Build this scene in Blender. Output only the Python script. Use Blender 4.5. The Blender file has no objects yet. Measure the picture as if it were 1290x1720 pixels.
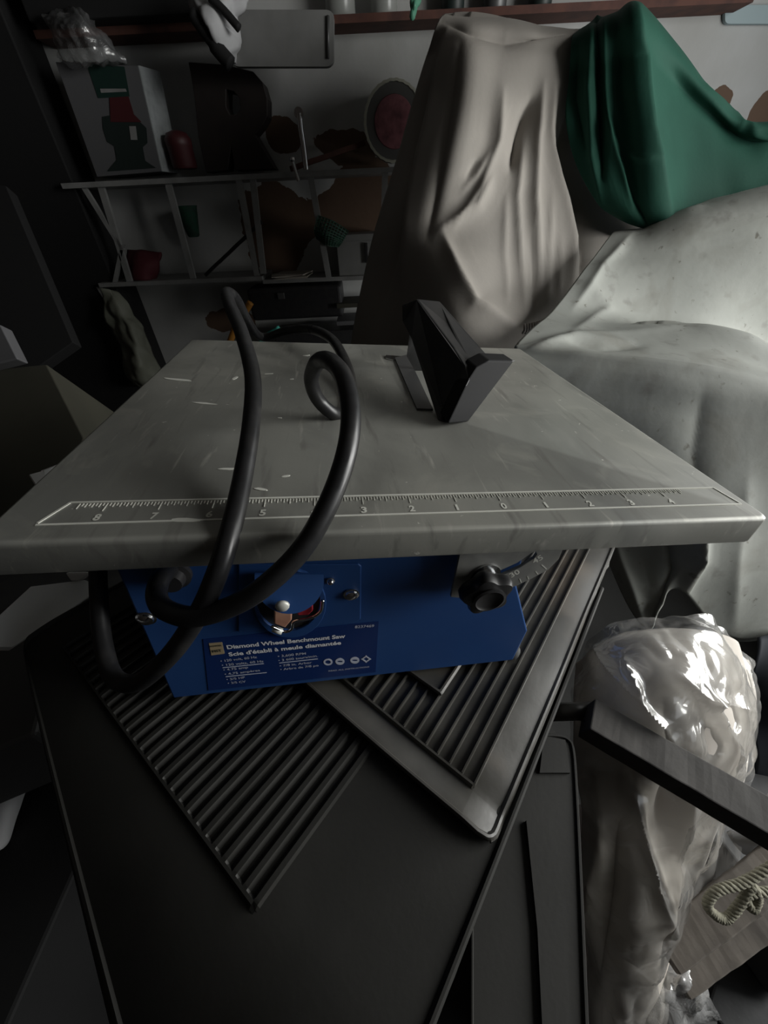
import bpy, bmesh, math, random
from mathutils import Vector, Matrix, noise
from mathutils.geometry import tessellate_polygon
random.seed(7)
S = bpy.context.scene
COL = S.collection
IN = 0.0254
V = Vector
# ---------------------------------------------------------------- camera calibration
CAMZ = 1.5
RW = Matrix(((0.99868, -0.05135, 0.0), (-0.03219, -0.62617, 0.77902), (-0.04, -0.77799, -0.627)))  # camera(x right,y down,z fwd)->world
RT = Matrix(((0.9912, -0.12013, 0.05553), (-0.02867, -0.60453, -0.79606), (0.12921, 0.78747, -0.60266)))  # table->camera
TT = V((2.6467, 0.2939, 7.6798))
F = 645.0
CAM = V((0, 0, CAMZ))
def ray(px, py): return RW @ V(((px-645)/F, (py-860)/F, 1.0))
def P(px, py, d): return CAM + ray(px, py)*d                       # depth along the view axis, metres
def PY(px, py, y): r = ray(px, py); return CAM + r*(y/r.y)         # on the vertical plane world y
def PZ(px, py, z): r = ray(px, py); return CAM + r*((z-CAMZ)/r.z)  # on the level plane world z
# table frame (inches; X along the ruler, Y away, Z up; 0 on the table top)
BASE = 7.3
RTW = RW @ RT
def TW(x, y, z): return CAM + (RW @ (RT @ V((x, y, z)) + TT))*IN
def t_ray(px, py): return RT.transposed() @ V(((px-645)/F, (py-860)/F, 1.0))
TCAM = -(RT.transposed() @ TT)
def tplane(px, py, p0, n):                                         # table-frame point on a plane, inches
    r = t_ray(px, py); k = (V(p0)-TCAM).dot(V(n))/r.dot(V(n)); return TCAM + r*k
def tZ(px, py, z): return tplane(px, py, (0, 0, z), (0, 0, 1))
def tY(px, py, y): return tplane(px, py, (0, y, 0), (0, 1, 0))
def TP(v): return TW(v[0], v[1], v[2])

# ---------------------------------------------------------------- materials
M = {}
def mat(name, col, rough=0.7, metal=0.0, col2=None, nscale=8.0, mix=(0.4, 0.65), bump=0.0, bscale=60.0, bdist=0.002,
        alpha=1.0, spec=0.5, sheen=0.0, detail=5, stretch=None, col3=None, n3=20.0, mix3=(0.62, 0.7), trans=0.0, rvar=0.0):
    m = bpy.data.materials.new(name); m.use_nodes = True
    nt = m.node_tree; N = nt.nodes; L = nt.links; b = N['Principled BSDF']
    b.inputs['Roughness'].default_value = rough; b.inputs['Metallic'].default_value = metal
    b.inputs['Specular IOR Level'].default_value = spec; b.inputs['Alpha'].default_value = alpha
    b.inputs['Sheen Weight'].default_value = sheen; b.inputs['Transmission Weight'].default_value = trans
    b.inputs['Base Color'].default_value = (*col, 1)
    tc = N.new('ShaderNodeTexCoord'); mp = N.new('ShaderNodeMapping'); L.new(tc.outputs['Object'], mp.inputs[0])
    if stretch: mp.inputs['Scale'].default_value = stretch
    def nz(sc, det=detail):
        n = N.new('ShaderNodeTexNoise'); n.inputs['Scale'].default_value = sc; n.inputs['Detail'].default_value = det
        L.new(mp.outputs[0], n.inputs['Vector']); return n
    def ramp(src, a, c):
        r = N.new('ShaderNodeMapRange'); r.inputs[1].default_value = a; r.inputs[2].default_value = c
        L.new(src, r.inputs[0]); return r.outputs[0]
    cur = None
    if col2:
        mx = N.new('ShaderNodeMix'); mx.data_type = 'RGBA'
        mx.inputs[6].default_value = (*col, 1); mx.inputs[7].default_value = (*col2, 1)
        L.new(ramp(nz(nscale).outputs[0], *mix), mx.inputs[0]); cur = mx.outputs[2]
    if col3:
        mx = N.new('ShaderNodeMix'); mx.data_type = 'RGBA'
        if cur: L.new(cur, mx.inputs[6])
        else: mx.inputs[6].default_value = (*col, 1)
        mx.inputs[7].default_value = (*col3, 1)
        L.new(ramp(nz(n3, 3).outputs[0], *mix3), mx.inputs[0]); cur = mx.outputs[2]
    if cur: L.new(cur, b.inputs['Base Color'])
    if rvar:
        r = N.new('ShaderNodeMapRange'); L.new(nz(nscale*1.7).outputs[0], r.inputs[0])
        r.inputs[1].default_value = .3; r.inputs[2].default_value = .7
        r.inputs[3].default_value = max(0.02, rough-rvar); r.inputs[4].default_value = min(1, rough+rvar)
        L.new(r.outputs[0], b.inputs['Roughness'])
    if bump:
        bp = N.new('ShaderNodeBump'); bp.inputs['Strength'].default_value = bump; bp.inputs['Distance'].default_value = bdist
        L.new(nz(bscale).outputs[0], bp.inputs['Height']); L.new(bp.outputs[0], b.inputs['Normal'])
    M[name] = m; return m
mat('plaster', (.46, .465, .46), .85, col2=(.37, .37, .355), nscale=3, bump=.5, bscale=18, bdist=.004)
mat('concrete', (.035, .035, .034), .9, col2=(.02, .02, .02), nscale=5, bump=.4, bscale=40)
mat('dark_wood', (.030, .022, .018), .8, col2=(.015, .011, .009), nscale=9, bump=.3, bscale=50)
mat('ceiling_board', (.05, .045, .04), .9)
mat('galvanised', (.43, .427, .385), .46, .3, col2=(.27, .275, .26), nscale=5, mix=(.38, .68), bump=.12, bscale=220, bdist=.0004, stretch=(1.6, .5, 1), rvar=.13,
    col3=(.47, .47, .43), n3=11, mix3=(.55, .72))
def smudge(m, col, sc, a, c, stretch, dist=1.0, seed=0):
    """worn patches: one more colour layer over what the material already has"""
    nt = m.node_tree; N = nt.nodes; L = nt.links; b = N['Principled BSDF']; src = b.inputs['Base Color'].links[0].from_socket
    tc = N.new('ShaderNodeTexCoord'); mp = N.new('ShaderNodeMapping'); mp.inputs['Scale'].default_value = stretch; mp.inputs['Location'].default_value = (seed, seed*.7, 0)
    L.new(tc.outputs['Object'], mp.inputs[0]); n = N.new('ShaderNodeTexNoise'); n.inputs['Scale'].default_value = sc; n.inputs['Detail'].default_value = 7; n.inputs['Distortion'].default_value = dist
    L.new(mp.outputs[0], n.inputs['Vector']); r = N.new('ShaderNodeMapRange'); r.inputs[1].default_value = a; r.inputs[2].default_value = c; L.new(n.outputs[0], r.inputs[0])
    mx = N.new('ShaderNodeMix'); mx.data_type = 'RGBA'; L.new(r.outputs[0], mx.inputs[0]); L.new(src, mx.inputs[6]); mx.inputs[7].default_value = (*col, 1); L.new(mx.outputs[2], b.inputs['Base Color'])
gm = M['galvanised']
smudge(gm, (.23, .23, .21), 8, .48, .85, (1, 1, 1), 1.5, 3)
smudge(gm, (.55, .54, .48), 12, .58, .88, (1, 1, 1), 2.0, 9)
smudge(gm, (.24, .235, .215), 44, .58, .75, (2.6, .35, 1), .4, 1)
smudge(gm, (.55, .54, .49), 60, .62, .76, (2.8, .30, 1), .4, 5)
smudge(gm, (.75, .74, .68), 160, .72, .75, (1, 1, 1), .3, 2)
mat('steel_mark', (.85, .85, .78), .5, .3)
mat('steel_edge', (.30, .30, .28), .5, .3)
mat('steel_dark', (.12, .12, .12), .45, .5)
mat('bracket_steel', (.36, .36, .34), .5, .4, col2=(.28, .28, .27), nscale=60, rvar=.1)
mat('chrome', (.75, .75, .75), .18, 1.0)
mat('blue_paint', (.022, .072, .225), .42, col2=(.019, .063, .205), nscale=14, rvar=.06, spec=.45, bump=.05, bscale=200, bdist=.0004)
mat('blue_label', (.010, .032, .14), .35, spec=.4)
mat('print_white', (.85, .86, .9), .6)
mat('print_faint', (.55, .58, .68), .6)
mat('print_gold', (.42, .33, .20), .6)
mat('black_plastic', (.020, .020, .022), .42, spec=.5, col2=(.028, .027, .027), nscale=60, bump=.1, bscale=90, bdist=.0006)
mat('matte_black', (.010, .010, .011), .75, spec=.2)
mat('black_rubber', (.013, .013, .014), .38, spec=.55, col2=(.03, .029, .028), nscale=45, mix=(.55, .8), rvar=.12)
mat('peach', (.60, .33, .22), .7, col2=(.45, .22, .15), nscale=60)
mat('red_plastic', (.45, .03, .05), .45)
mat('mat_rubber', (.064, .061, .054), .38, col2=(.045, .043, .038), nscale=22, bump=.15, bscale=260, bdist=.0005, spec=.65, rvar=.08, col3=(.13, .105, .08), n3=9, mix3=(.62, .8))
mat('mat_rubber_shaded', (.020, .0195, .0175), .6, col2=(.015, .0147, .013), nscale=18, bump=.15, bscale=260, bdist=.0005, spec=.35)  # lower mats: same rubber darkened, their shade is put into the colour
mat('grey_cover', (.36, .335, .305), .8, col2=(.315, .295, .27), nscale=6, bump=.25, bscale=140, bdist=.001, spec=.2)
mat('green_cover', (.017, .070, .049), .75, col2=(.014, .058, .041), nscale=8, bump=.25, bscale=160, bdist=.001, spec=.15)
mat('white_tarp', (.31, .32, .295), .75, col2=(.245, .255, .235), nscale=5, bump=.3, bscale=60, bdist=.0015, col3=(.16, .155, .14), n3=34, mix3=(.60, .85))
mat('tan_cloth', (.62, .57, .52), .8, col2=(.52, .48, .43), nscale=10, bump=.2, bscale=60)
mat('grey_white_cloth', (.48, .48, .49), .7, bump=.2, bscale=60)
mat('cardboard', (.045, .043, .030), .85, col2=(.037, .036, .025), nscale=12)
mat('white_card', (.80, .81, .80), .7, col2=(.74, .75, .74), nscale=20)
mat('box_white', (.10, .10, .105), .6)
mat('box_side', (.34, .36, .37), .6, col2=(.27, .29, .29), nscale=40)
mat('print_green', (.010, .030, .024), .5)
mat('print_dark', (.014, .022, .020), .5)
mat('print_red', (.06, .012, .014), .5)
mat('letter_brown', (.022, .016, .014), .6, col2=(.015, .011, .010), nscale=20)
mat('shelf_metal', (.26, .26, .255), .5, .1, col2=(.2, .2, .195), nscale=20)
mat('tin_cream', (.50, .50, .42), .5)
mat('tin_grey', (.12, .12, .115), .5)
mat('tin_red', (.36, .14, .16), .55, col2=(.17, .065, .075), nscale=30)
mat('tray_grey', (.20, .20, .195), .55, col2=(.16, .16, .155), nscale=12, bump=.15, bscale=30)
mat('tray_blue', (.28, .36, .38), .5)
mat('green_weave', (.012, .07, .04), .6, col2=(.02, .04, .03), nscale=60)
mat('red_cloth', (.07, .007, .013), .8)
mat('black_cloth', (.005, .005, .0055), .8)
mat('yellow_plastic', (.55, .24, .04), .5)
mat('teal_plastic', (.02, .16, .13), .5)
mat('paper', (.34, .31, .27), .8)
mat('bag_cream', (.16, .165, .13), .6, bump=.4, bscale=30, bdist=.003)
mat('brown_board', (.10, .050, .028), .85, col2=(.07, .036, .022), nscale=6)
mat('rust_wood', (.10, .040, .028), .8, col2=(.06, .025, .02), nscale=20)
mat('bar_wood', (.060, .056, .052), .85, col2=(.036, .034, .032), nscale=18, bump=.5, bscale=50, stretch=(1, 1, 1))
mat('plank_wood', (.17, .15, .13), .85, col2=(.07, .062, .056), nscale=16, bump=.4, bscale=40)
mat('rope_fibre', (.27, .26, .20), .9, bump=.8, bscale=200)
mat('flaked_paint', (.035, .036, .038), .7, col2=(.50, .52, .52), nscale=26, mix=(.60, .66), bump=.4, bscale=60)
mat('glass_jar', (.35, .36, .34), .25, alpha=.75)
mat('navy_cloth', (.02, .024, .034), .8)
def film(name, tint, alpha, rough=.2, bsc=22, bstr=.8, bd=.006):
    m = bpy.data.materials.new(name); m.use_nodes = True; nt = m.node_tree; N = nt.nodes; L = nt.links
    b = N['Principled BSDF']; b.inputs['Base Color'].default_value = (*tint, 1); b.inputs['Roughness'].default_value = .6
    tr = N.new('ShaderNodeBsdfTransparent'); tr.inputs[0].default_value = (.93, .94, .94, 1)
    g = N.new('ShaderNodeBsdfGlossy'); g.inputs['Roughness'].default_value = rough; g.inputs[0].default_value = (1, 1, 1, 1)
    lw = N.new('ShaderNodeLayerWeight'); lw.inputs[0].default_value = .35
    tc = N.new('ShaderNodeTexCoord'); n = N.new('ShaderNodeTexNoise'); n.inputs['Scale'].default_value = bsc; n.inputs['Detail'].default_value = 3
    n.inputs['Distortion'].default_value = 1.2
    L.new(tc.outputs['Object'], n.inputs['Vector'])
    bp = N.new('ShaderNodeBump'); bp.inputs['Strength'].default_value = bstr; bp.inputs['Distance'].default_value = bd
    ab = N.new('ShaderNodeMath'); ab.operation = 'PINGPONG'; ab.inputs[1].default_value = .12; L.new(n.outputs[0], ab.inputs[0])
    L.new(ab.outputs[0], bp.inputs['Height'])
    for q in (b, g, lw): L.new(bp.outputs[0], q.inputs['Normal'])
    m1 = N.new('ShaderNodeMixShader'); m1.inputs[0].default_value = alpha; L.new(tr.outputs[0], m1.inputs[1]); L.new(b.outputs[0], m1.inputs[2])
    m2 = N.new('ShaderNodeMixShader')
    mr = N.new('ShaderNodeMapRange'); mr.inputs[3].default_value = .10; mr.inputs[4].default_value = .7; L.new(lw.outputs['Fresnel'], mr.inputs[0])
    L.new(mr.outputs[0], m2.inputs[0]); L.new(m1.outputs[0], m2.inputs[1]); L.new(g.outputs[0], m2.inputs[2])
    L.new(m2.outputs[0], N['Material Output'].inputs[0]); M[name] = m
film('clear_film', (.62, .60, .57), .22, rough=.17, bsc=16)
film('cloudy_film', (.60, .60, .60), .40, rough=.25, bsc=30)
film('thin_film', (.40, .41, .42), .22, rough=.3, bsc=40)

# ---------------------------------------------------------------- mesh helpers
MATS = {}
def link(name, verts, faces, m, parent=None, smooth=True, sharp=None, uvpix=None):
    verts = [V(v) for v in verts]
    if parent is not None: W = MATS[parent.name]
    else:
        lo = V([min(v[i] for v in verts) for i in range(3)]); hi = V([max(v[i] for v in verts) for i in range(3)])
        W = Matrix.Translation(((lo.x+hi.x)/2, (lo.y+hi.y)/2, lo.z))
    Wi = W.inverted()
    me = bpy.data.meshes.new(name); me.from_pydata([Wi @ v for v in verts], [], faces)
    bm = bmesh.new(); bm.from_mesh(me); bmesh.ops.recalc_face_normals(bm, faces=bm.faces); bm.to_mesh(me); bm.free()
    me.materials.append(M[m] if isinstance(m, str) else m)
    for p in me.polygons: p.use_smooth = smooth
    if smooth and sharp: me.set_sharp_from_angle(angle=math.radians(sharp))
    o = bpy.data.objects.new(name, me); COL.objects.link(o)
    if parent is not None: o.parent = parent
    else: o.matrix_world = W
    MATS[o.name] = W
    if parent is not None: MATS[o.name] = MATS[parent.name]
    return o
def tag(o, label=None, cat=None, group=None, kind=None):
    if label: o['label'] = label
    if cat: o['category'] = cat
    if group: o['group'] = group
    if kind: o['kind'] = kind
    return o
def thing(name, label, cat, loc, rot=None, group=None):
    o = bpy.data.objects.new(name, None); COL.objects.link(o)
    W = Matrix.Translation(loc) @ (rot.to_4x4() if rot else Matrix.Identity(4))
    o.matrix_world = W; MATS[o.name] = W; o.empty_display_size = .02
    return tag(o, label, cat, group)
def bevel(o, w, seg=2, ang=30):
    b = o.modifiers.new('bevel', 'BEVEL'); b.width = w; b.segments = seg; b.limit_method = 'ANGLE'; b.angle_limit = math.radians(ang); return o
def solid(o, t, off=0):
    s = o.modifiers.new('solid', 'SOLIDIFY'); s.thickness = t; s.offset = off; return o
def subd(o, n=1):
    s = o.modifiers.new('sub', 'SUBSURF'); s.levels = n; s.render_levels = n; return o
class MB:                                     # collects pieces of one mesh
    def __init__(s): s.v = []; s.f = []
    def add(s, v, f): k = len(s.v); s.v += [V(x) for x in v]; s.f += [tuple(i+k for i in q) for q in f]; return s
    def build(s, name, m, parent=None, **k): return link(name, s.v, s.f, m, parent, **k)
def hexa(a):                                  # 8 corners: bottom loop 4, top loop 4
    return a, [(0, 3, 2, 1), (4, 5, 6, 7), (0, 1, 5, 4), (1, 2, 6, 5), (2, 3, 7, 6), (3, 0, 4, 7)]
def boxw(lo, hi):
    x0, y0, z0 = lo; x1, y1, z1 = hi
    return hexa([(x0, y0, z0), (x1, y0, z0), (x1, y1, z0), (x0, y1, z0), (x0, y0, z1), (x1, y0, z1), (x1, y1, z1), (x0, y1, z1)])
def boxt(lo, hi):
    v, f = boxw(lo, hi); return [TW(*p) for p in v], f
def prism(pts, ext, holes=()):                # planar polygon pts (3D) swept by vector ext
    ext = V(ext); loops = [list(map(V, pts))] + [list(map(V, h)) for h in holes]
    allp = [p for l in loops for p in l]; n = len(allp)
    tri = tessellate_polygon(loops)
    v = allp + [p+ext for p in allp]
    f = [tuple(t) for t in tri] + [tuple(i+n for i in reversed(t)) for t in tri]
    k = 0
    for l in loops:
        m = len(l)
        for i in range(m): a = k+i; b = k+(i+1) % m; f.append((a, b, b+n, a+n))
        k += m
    return v, f
def cr(p0, p1, p2, p3, t):
    return 0.5*((2*p1) + (p2-p0)*t + (2*p0-5*p1+4*p2-p3)*t*t + (3*p1-p0-3*p2+p3)*t*t*t)
def smoothpath(pts, n=10):
    pts = [V(p) for p in pts]; q = [2*pts[0]-pts[1]]+pts+[2*pts[-1]-pts[-2]]; out = []
    for i in range(1, len(q)-2):
        for k in range(n): out.append(cr(q[i-1], q[i], q[i+1], q[i+2], k/n))
    out.append(pts[-1]); return out
def tube(pts, r, n=10, caps=True):
    pts = [V(p) for p in pts]; v = []; f = []; m = len(pts)
    rr = r if isinstance(r, (list, tuple)) else [r]*m
    t0 = (pts[1]-pts[0]).normalized(); up = V((0, 0, 1)) if abs(t0.z) < .9 else V((1, 0, 0)); nr = t0.cross(up).normalized()
    for i, p in enumerate(pts):
        t = (pts[min(i+1, m-1)]-pts[max(i-1, 0)]).normalized(); nr = (nr - t*nr.dot(t)).normalized(); bn = t.cross(nr)
        for k in range(n): a = 2*math.pi*k/n; v.append(p+(nr*math.cos(a)+bn*math.sin(a))*rr[i])
    for i in range(m-1):
        for k in range(n): a = i*n+k; b = i*n+(k+1) % n; f.append((a, b, b+n, a+n))
    if caps: f.append(tuple(range(n))[::-1]); f.append(tuple(range((m-1)*n, m*n)))
    return v, f
def lathe(prof, o, ax, n=28, lobes=None):     # prof: (radius, height along ax)
    o = V(o); ax = V(ax).normalized(); u = ax.cross(V((0, 0, 1)))
    if u.length < .1: u = ax.cross(V((1, 0, 0)))
    u.normalize(); w = ax.cross(u); v = []; f = []; m = len(prof)
    for r, h in prof:
        for k in range(n):
            a = 2*math.pi*k/n; q = r*(lobes(a) if lobes else 1); v.append(o+ax*h+(u*math.cos(a)+w*math.sin(a))*q)
    for i in range(m-1):
        for k in range(n): a = i*n+k; b = i*n+(k+1) % n; f.append((a, b, b+n, a+n))
    f.append(tuple(range(n))[::-1]); f.append(tuple(range((m-1)*n, m*n))); return v, f
def segd(px, py, a, b):
    dx, dy = b[0]-a[0], b[1]-a[1]; L2 = dx*dx+dy*dy; t = max(0, min(1, ((px-a[0])*dx+(py-a[1])*dy)/L2)) if L2 else 0
    return math.hypot(px-a[0]-dx*t, py-a[1]-dy*t), t
def net(rows, nu=14, nv=14, folds=(), rough=0.0, rscale=8.0, crumple=0.0, cscale=12.0, seed=0):
    """rows of (px,py,d,conv): interpolating patch through real-space points; folds are ridges or valleys laid on it"""
    G = []
    for r in rows:
        g = []
        for c in r:
            w = c[3](c[0], c[1], c[2]) if len(c) > 3 else P(c[0], c[1], c[2]); g.append(list(w)+[c[0], c[1]])
        G.append(g)
    def interp(ptl, n):
        m = len(ptl); out = []
        q = [[2*a-b for a, b in zip(ptl[0], ptl[1])]]+ptl+[[2*a-b for a, b in zip(ptl[-1], ptl[-2])]]
        for i in range(1, m):
            for k in range(n):
                t = k/n; out.append([cr(q[i-1][j], q[i][j], q[i+1][j], q[i+2][j], t) for j in range(len(ptl[0]))])
        out.append(ptl[-1]); return out
    H = [interp(g, nu) for g in G]
    cols = [interp([H[i][j] for i in range(len(H))], nv) for j in range(len(H[0]))]
    nr = len(cols[0]); nc = len(cols); pos = [[V(cols[j][i][:3]) for j in range(nc)] for i in range(nr)]
    v = []; f = []
    for i in range(nr):
        for j in range(nc):
            p = pos[i][j]; du = pos[i][min(j+1, nc-1)]-pos[i][max(j-1, 0)]; dv = pos[min(i+1, nr-1)][j]-pos[max(i-1, 0)][j]
            n = du.cross(dv)
            n = n.normalized() if n.length > 1e-12 else V((0, -1, 0))
            if n.dot(CAM-p) < 0: n = -n
            px, py = cols[j][i][3:5]; h = 0
            for pl, w, amp in folds:
                best = 1e9; bt = 0
                for k in range(len(pl)-1):
                    dd, t = segd(px, py, pl[k], pl[k+1])
                    if dd < best: best = dd; bt = (k+t)/(len(pl)-1)
                if best < 3.2*w: h += amp*math.exp(-(best/w)**1.15)*min(1, .25+4*bt*(1-bt)+.0)
            if rough: h += rough*noise.noise((p+V((seed, 0, 0)))*rscale)
            if crumple:
                q = (p+V((seed*3.1, 0, 0)))*cscale
                h += crumple*(abs(noise.noise(q))*2-.5) + crumple*.5*(abs(noise.noise(q*2.3))*2-.5)
            v.append(p+n*h)
    for i in range(nr-1):
        for j in range(nc-1): a = i*nc+j; f.append((a, a+1, a+nc+1, a+nc))
    return v, f
def text_mb(s, p0, p1, up, mb, lift, bold=0.0, hs=None, align_h=None):
    """lettering laid on a real plane: starts at p0, ends at p1 (points), up = direction of the letters' height"""
    cu = bpy.data.curves.new('t', 'FONT'); cu.body = s; cu.size = 1; cu.offset = bold; cu.resolution_u = 3
    o = bpy.data.objects.new('t', cu); COL.objects.link(o); dg = bpy.context.evaluated_depsgraph_get()
    me = o.evaluated_get(dg).to_mesh(); vs = [v.co.copy() for v in me.vertices]; fs = [tuple(p.vertices) for p in me.polygons]
    o.evaluated_get(dg).to_mesh_clear(); bpy.data.objects.remove(o); bpy.data.curves.remove(cu)
    if not vs: return
    x0 = min(v.x for v in vs); x1 = max(v.x for v in vs); sc = (p1-p0).length/(x1-x0); xd = (p1-p0).normalized()
    yd = up - xd*up.dot(xd); yd.normalize(); hh = hs if hs else sc
    mb.add([p0+xd*((v.x-x0)*sc)+yd*(v.y*hh)+lift for v in vs], fs)

# ================================================================ SETTING
WY = 1.78
WX = 1.55
def setting(name, v, f, m): return tag(link(name, v, f, m, smooth=False), kind='structure')
setting('floor', *boxw((-2.4, -1.9, -.1), (WX+.05, WY+.1, 0)), 'concrete')
# back wall: plaster with worn brown patches
pm = M['plaster'].copy(); pm.name = 'stained_plaster'; M['stained_plaster'] = pm
nt = pm.node_tree; N = nt.nodes; L = nt.links; b = N['Principled BSDF']
src = b.inputs['Base Color'].links[0].from_socket
geo = N.new('ShaderNodeNewGeometry'); sx = N.new('ShaderNodeSeparateXYZ'); L.new(geo.outputs['Position'], sx.inputs[0])
nn = N.new('ShaderNodeTexNoise'); nn.inputs['Scale'].default_value = 6; nn.inputs['Detail'].default_value = 6; L.new(geo.outputs['Position'], nn.inputs['Vector'])
def mth(op, a, c=None):
    n = N.new('ShaderNodeMath'); n.operation = op
    for i, q in enumerate((a, c)):
        if q is None: continue
        if isinstance(q, (int, float)): n.inputs[i].default_value = q
        else: L.new(q, n.inputs[i])
    return n.outputs[0]
def patch(cx, cz, rx, rz):
    dx = mth('DIVIDE', mth('SUBTRACT', sx.outputs[0], cx), rx); dz = mth('DIVIDE', mth('SUBTRACT', sx.outputs[2], cz), rz)
    d = mth('SQRT', mth('ADD', mth('MULTIPLY', dx, dx), mth('MULTIPLY', dz, dz)))
    return mth('LESS_THAN', mth('ADD', d, mth('MULTIPLY', mth('SUBTRACT', nn.outputs[0], .5), 2.2)), 1.0)
spots = [(478, 232, 30, 36), (570, 245, 55, 36), (470, 370, 62, 90), (600, 350, 60, 75), (1150, 170, 20, 40), (1210, 165, 30, 30), (1285, 190, 22, 40), (385, 540, 40, 20)]
acc = None
for (px, py, rx, ry) in spots:
    c = PY(px, py, WY); ex = abs(PY(px+rx, py, WY).x-c.x); ez = abs(PY(px, py-ry, WY).z-c.z)
    q = patch(c.x, c.z, ex, ez); acc = q if acc is None else mth('MAXIMUM', acc, q)
mx = N.new('ShaderNodeMix'); mx.data_type = 'RGBA'; L.new(acc, mx.inputs[0]); L.new(src, mx.inputs[6]); mx.inputs[7].default_value = (.115, .07, .045, 1)
L.new(mx.outputs[2], b.inputs['Base Color'])
setting('wall_back', *boxw((-2.4, WY, 0), (WX+.05, WY+.1, 2.6)), pm)
setting('wall_left', *boxw((-2.5, -1.9, 0), (-2.4, WY+.1, 2.6)), 'dark_wood')
setting('wall_front', *boxw((-2.4, -2.0, 0), (WX+.05, -1.9, 2.6)), 'dark_wood')
setting('ceiling', *boxw((-2.5, -2.0, 2.6), (WX+.1, WY+.1, 2.7)), 'ceiling_board')
# right wall with the wide door opening the daylight comes through
OY0, OY1, OZ0, OZ1 = -1.25, 1.66, 1.08, 2.15
w = MB()
w.add(*boxw((WX, -2.0, 0), (WX+.1, OY0, 2.6))); w.add(*boxw((WX, OY1, 0), (WX+.1, WY+.1, 2.6)))
w.add(*boxw((WX, OY0, 0), (WX+.1, OY1, OZ0))); w.add(*boxw((WX, OY0, OZ1), (WX+.1, OY1, 2.6)))
setting('wall_right', w.v, w.f, 'plaster')

# ================================================================ TILE SAW
saw = thing('tile_saw', 'blue benchtop tile saw with grey metal ruler table on black mats', 'tile saw', TW(-1.7, 6, -BASE), RTW)
def tw(v): return TW(*v)
XL, XR, TL, SK = -9.75, 5.92, 13.85, .72
# table: folded sheet with skirt (rounded long edges)
prof = [(.10, 0), (.03, -.03), (0, -.10)]
def rim(inset, z):
    a = []; r = .14
    x0, x1, y0, y1 = XL+inset, XR-inset, inset, TL-inset
    for cx, cy, a0 in ((x1-r, y1-r, 0), (x0+r, y1-r, 90), (x0+r, y0+r, 180), (x1-r, y0+r, 270)):
        for k in range(5): t = math.radians(a0+k*22.5); a.append((cx+r*math.cos(t), cy+r*math.sin(t), z))
    return a
rings = [rim(.09, 0), rim(.045, -.012), rim(.012, -.045), rim(0, -.10), rim(0, -SK+.04), rim(.02, -SK), rim(.07, -SK), rim(.07, -.2)]
v = []; f = []; n = 20
for r in rings: v += [tw(p) for p in r]
for i in range(len(rings)-1):
    for k in range(n): a = i*n+k; b = i*n+(k+1) % n; f.append((a, b, b+n, a+n))
f.append(tuple(range(n)))
lastr = (len(rings)-1)*n; f.append(tuple(range(lastr, lastr+n)))
tb = link('table_top', v, f, 'galvanised', saw, sharp=35)
# ruler: raised outline, ticks and figures
mb = MB()
def strip_t(a, b, wd, h=.012, z=0.0):
    a = V(a); b = V(b); d = (b-a).normalized(); n_ = V((-d.y, d.x, 0))*wd/2
    q = [a-n_, b-n_, b+n_, a+n_]; v = [TW(p.x, p.y, z) for p in q]+[TW(p.x, p.y, z+h) for p in q]; return hexa(v)
ry0, ry1 = .52, 1.20; rx0, rx1 = -8.95, 5.55
for a, c in (((rx0, ry0+.05, 0), (rx0+.25, ry1, 0)), ((rx0+.25, ry1, 0), (rx1, ry1, 0)), ((rx1, ry1, 0), (rx1+.12, ry0, 0)), ((rx0, ry0, 0), (rx1+.12, ry0, 0))):
    mb.add(*strip_t(a, c, .045))
mb.build('ruler_border', 'steel_mark', saw, smooth=False)
mb = MB()
for k in range(-8*16-8, 4*16+10):
    x = k/16; l = .26 if k % 16 == 0 else (.17 if k % 8 == 0 else (.13 if k % 2 == 0 else .09))
    mb.add(*strip_t((x, ry1-.05, 0), (x, ry1-.05-l, 0), .014))
mb.build('ruler_ticks', 'steel_mark', saw, smooth=False)
mb = MB()
for k in range(-8, 5):
    s = str(abs(k)); p0 = TW(k-.06, .60, .006); p1 = TW(k+(.06 if s != '1' else -.01), .60, .006)
    text_mb(s, p0, p1, RTW @ V((0, 1, 0)), mb, RTW @ V((0, 0, 1))*.0001, bold=.03, hs=.0068)
mb.build('ruler_numbers', 'steel_mark', saw, smooth=False)
# paint drips and scrapes on the table
mb = MB()
for (px, py, ln, wd, an) in [(300, 638, 1.1, .16, -.25), (345, 678, .7, .12, -.2), (385, 788, .5, .09, 0), (395, 635, .35, .14, 1.2), (452, 548+80, .3, .06, .2),
                             (480, 800, .2, .06, .3), (438, 822, .3, .08, -.3), (522, 640, .25, .07, .2), (312, 874, .55, .12, -.05), (515, 597, .3, .1, .4), (470, 702, .12, .05, 0), (490, 637, .15, .06, .3)]:
    c = tZ(px, py, 0); pts = []
    for k in range(12):
        t = 2*math.pi*k/12; rr = 1+.35*noise.noise(V((px+k, py, 0))*.7)
        x = ln/2*math.cos(t)*rr; y = wd/2*math.sin(t)*rr; pts.append(TW(c.x+x*math.cos(an)-y*math.sin(an), c.y+x*math.sin(an)+y*math.cos(an), .002))
    mb.add(*prism(pts, RTW @ V((0, 0, .00025))))
mb.build('mortar_spots', 'steel_mark', saw, smooth=False)
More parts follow.
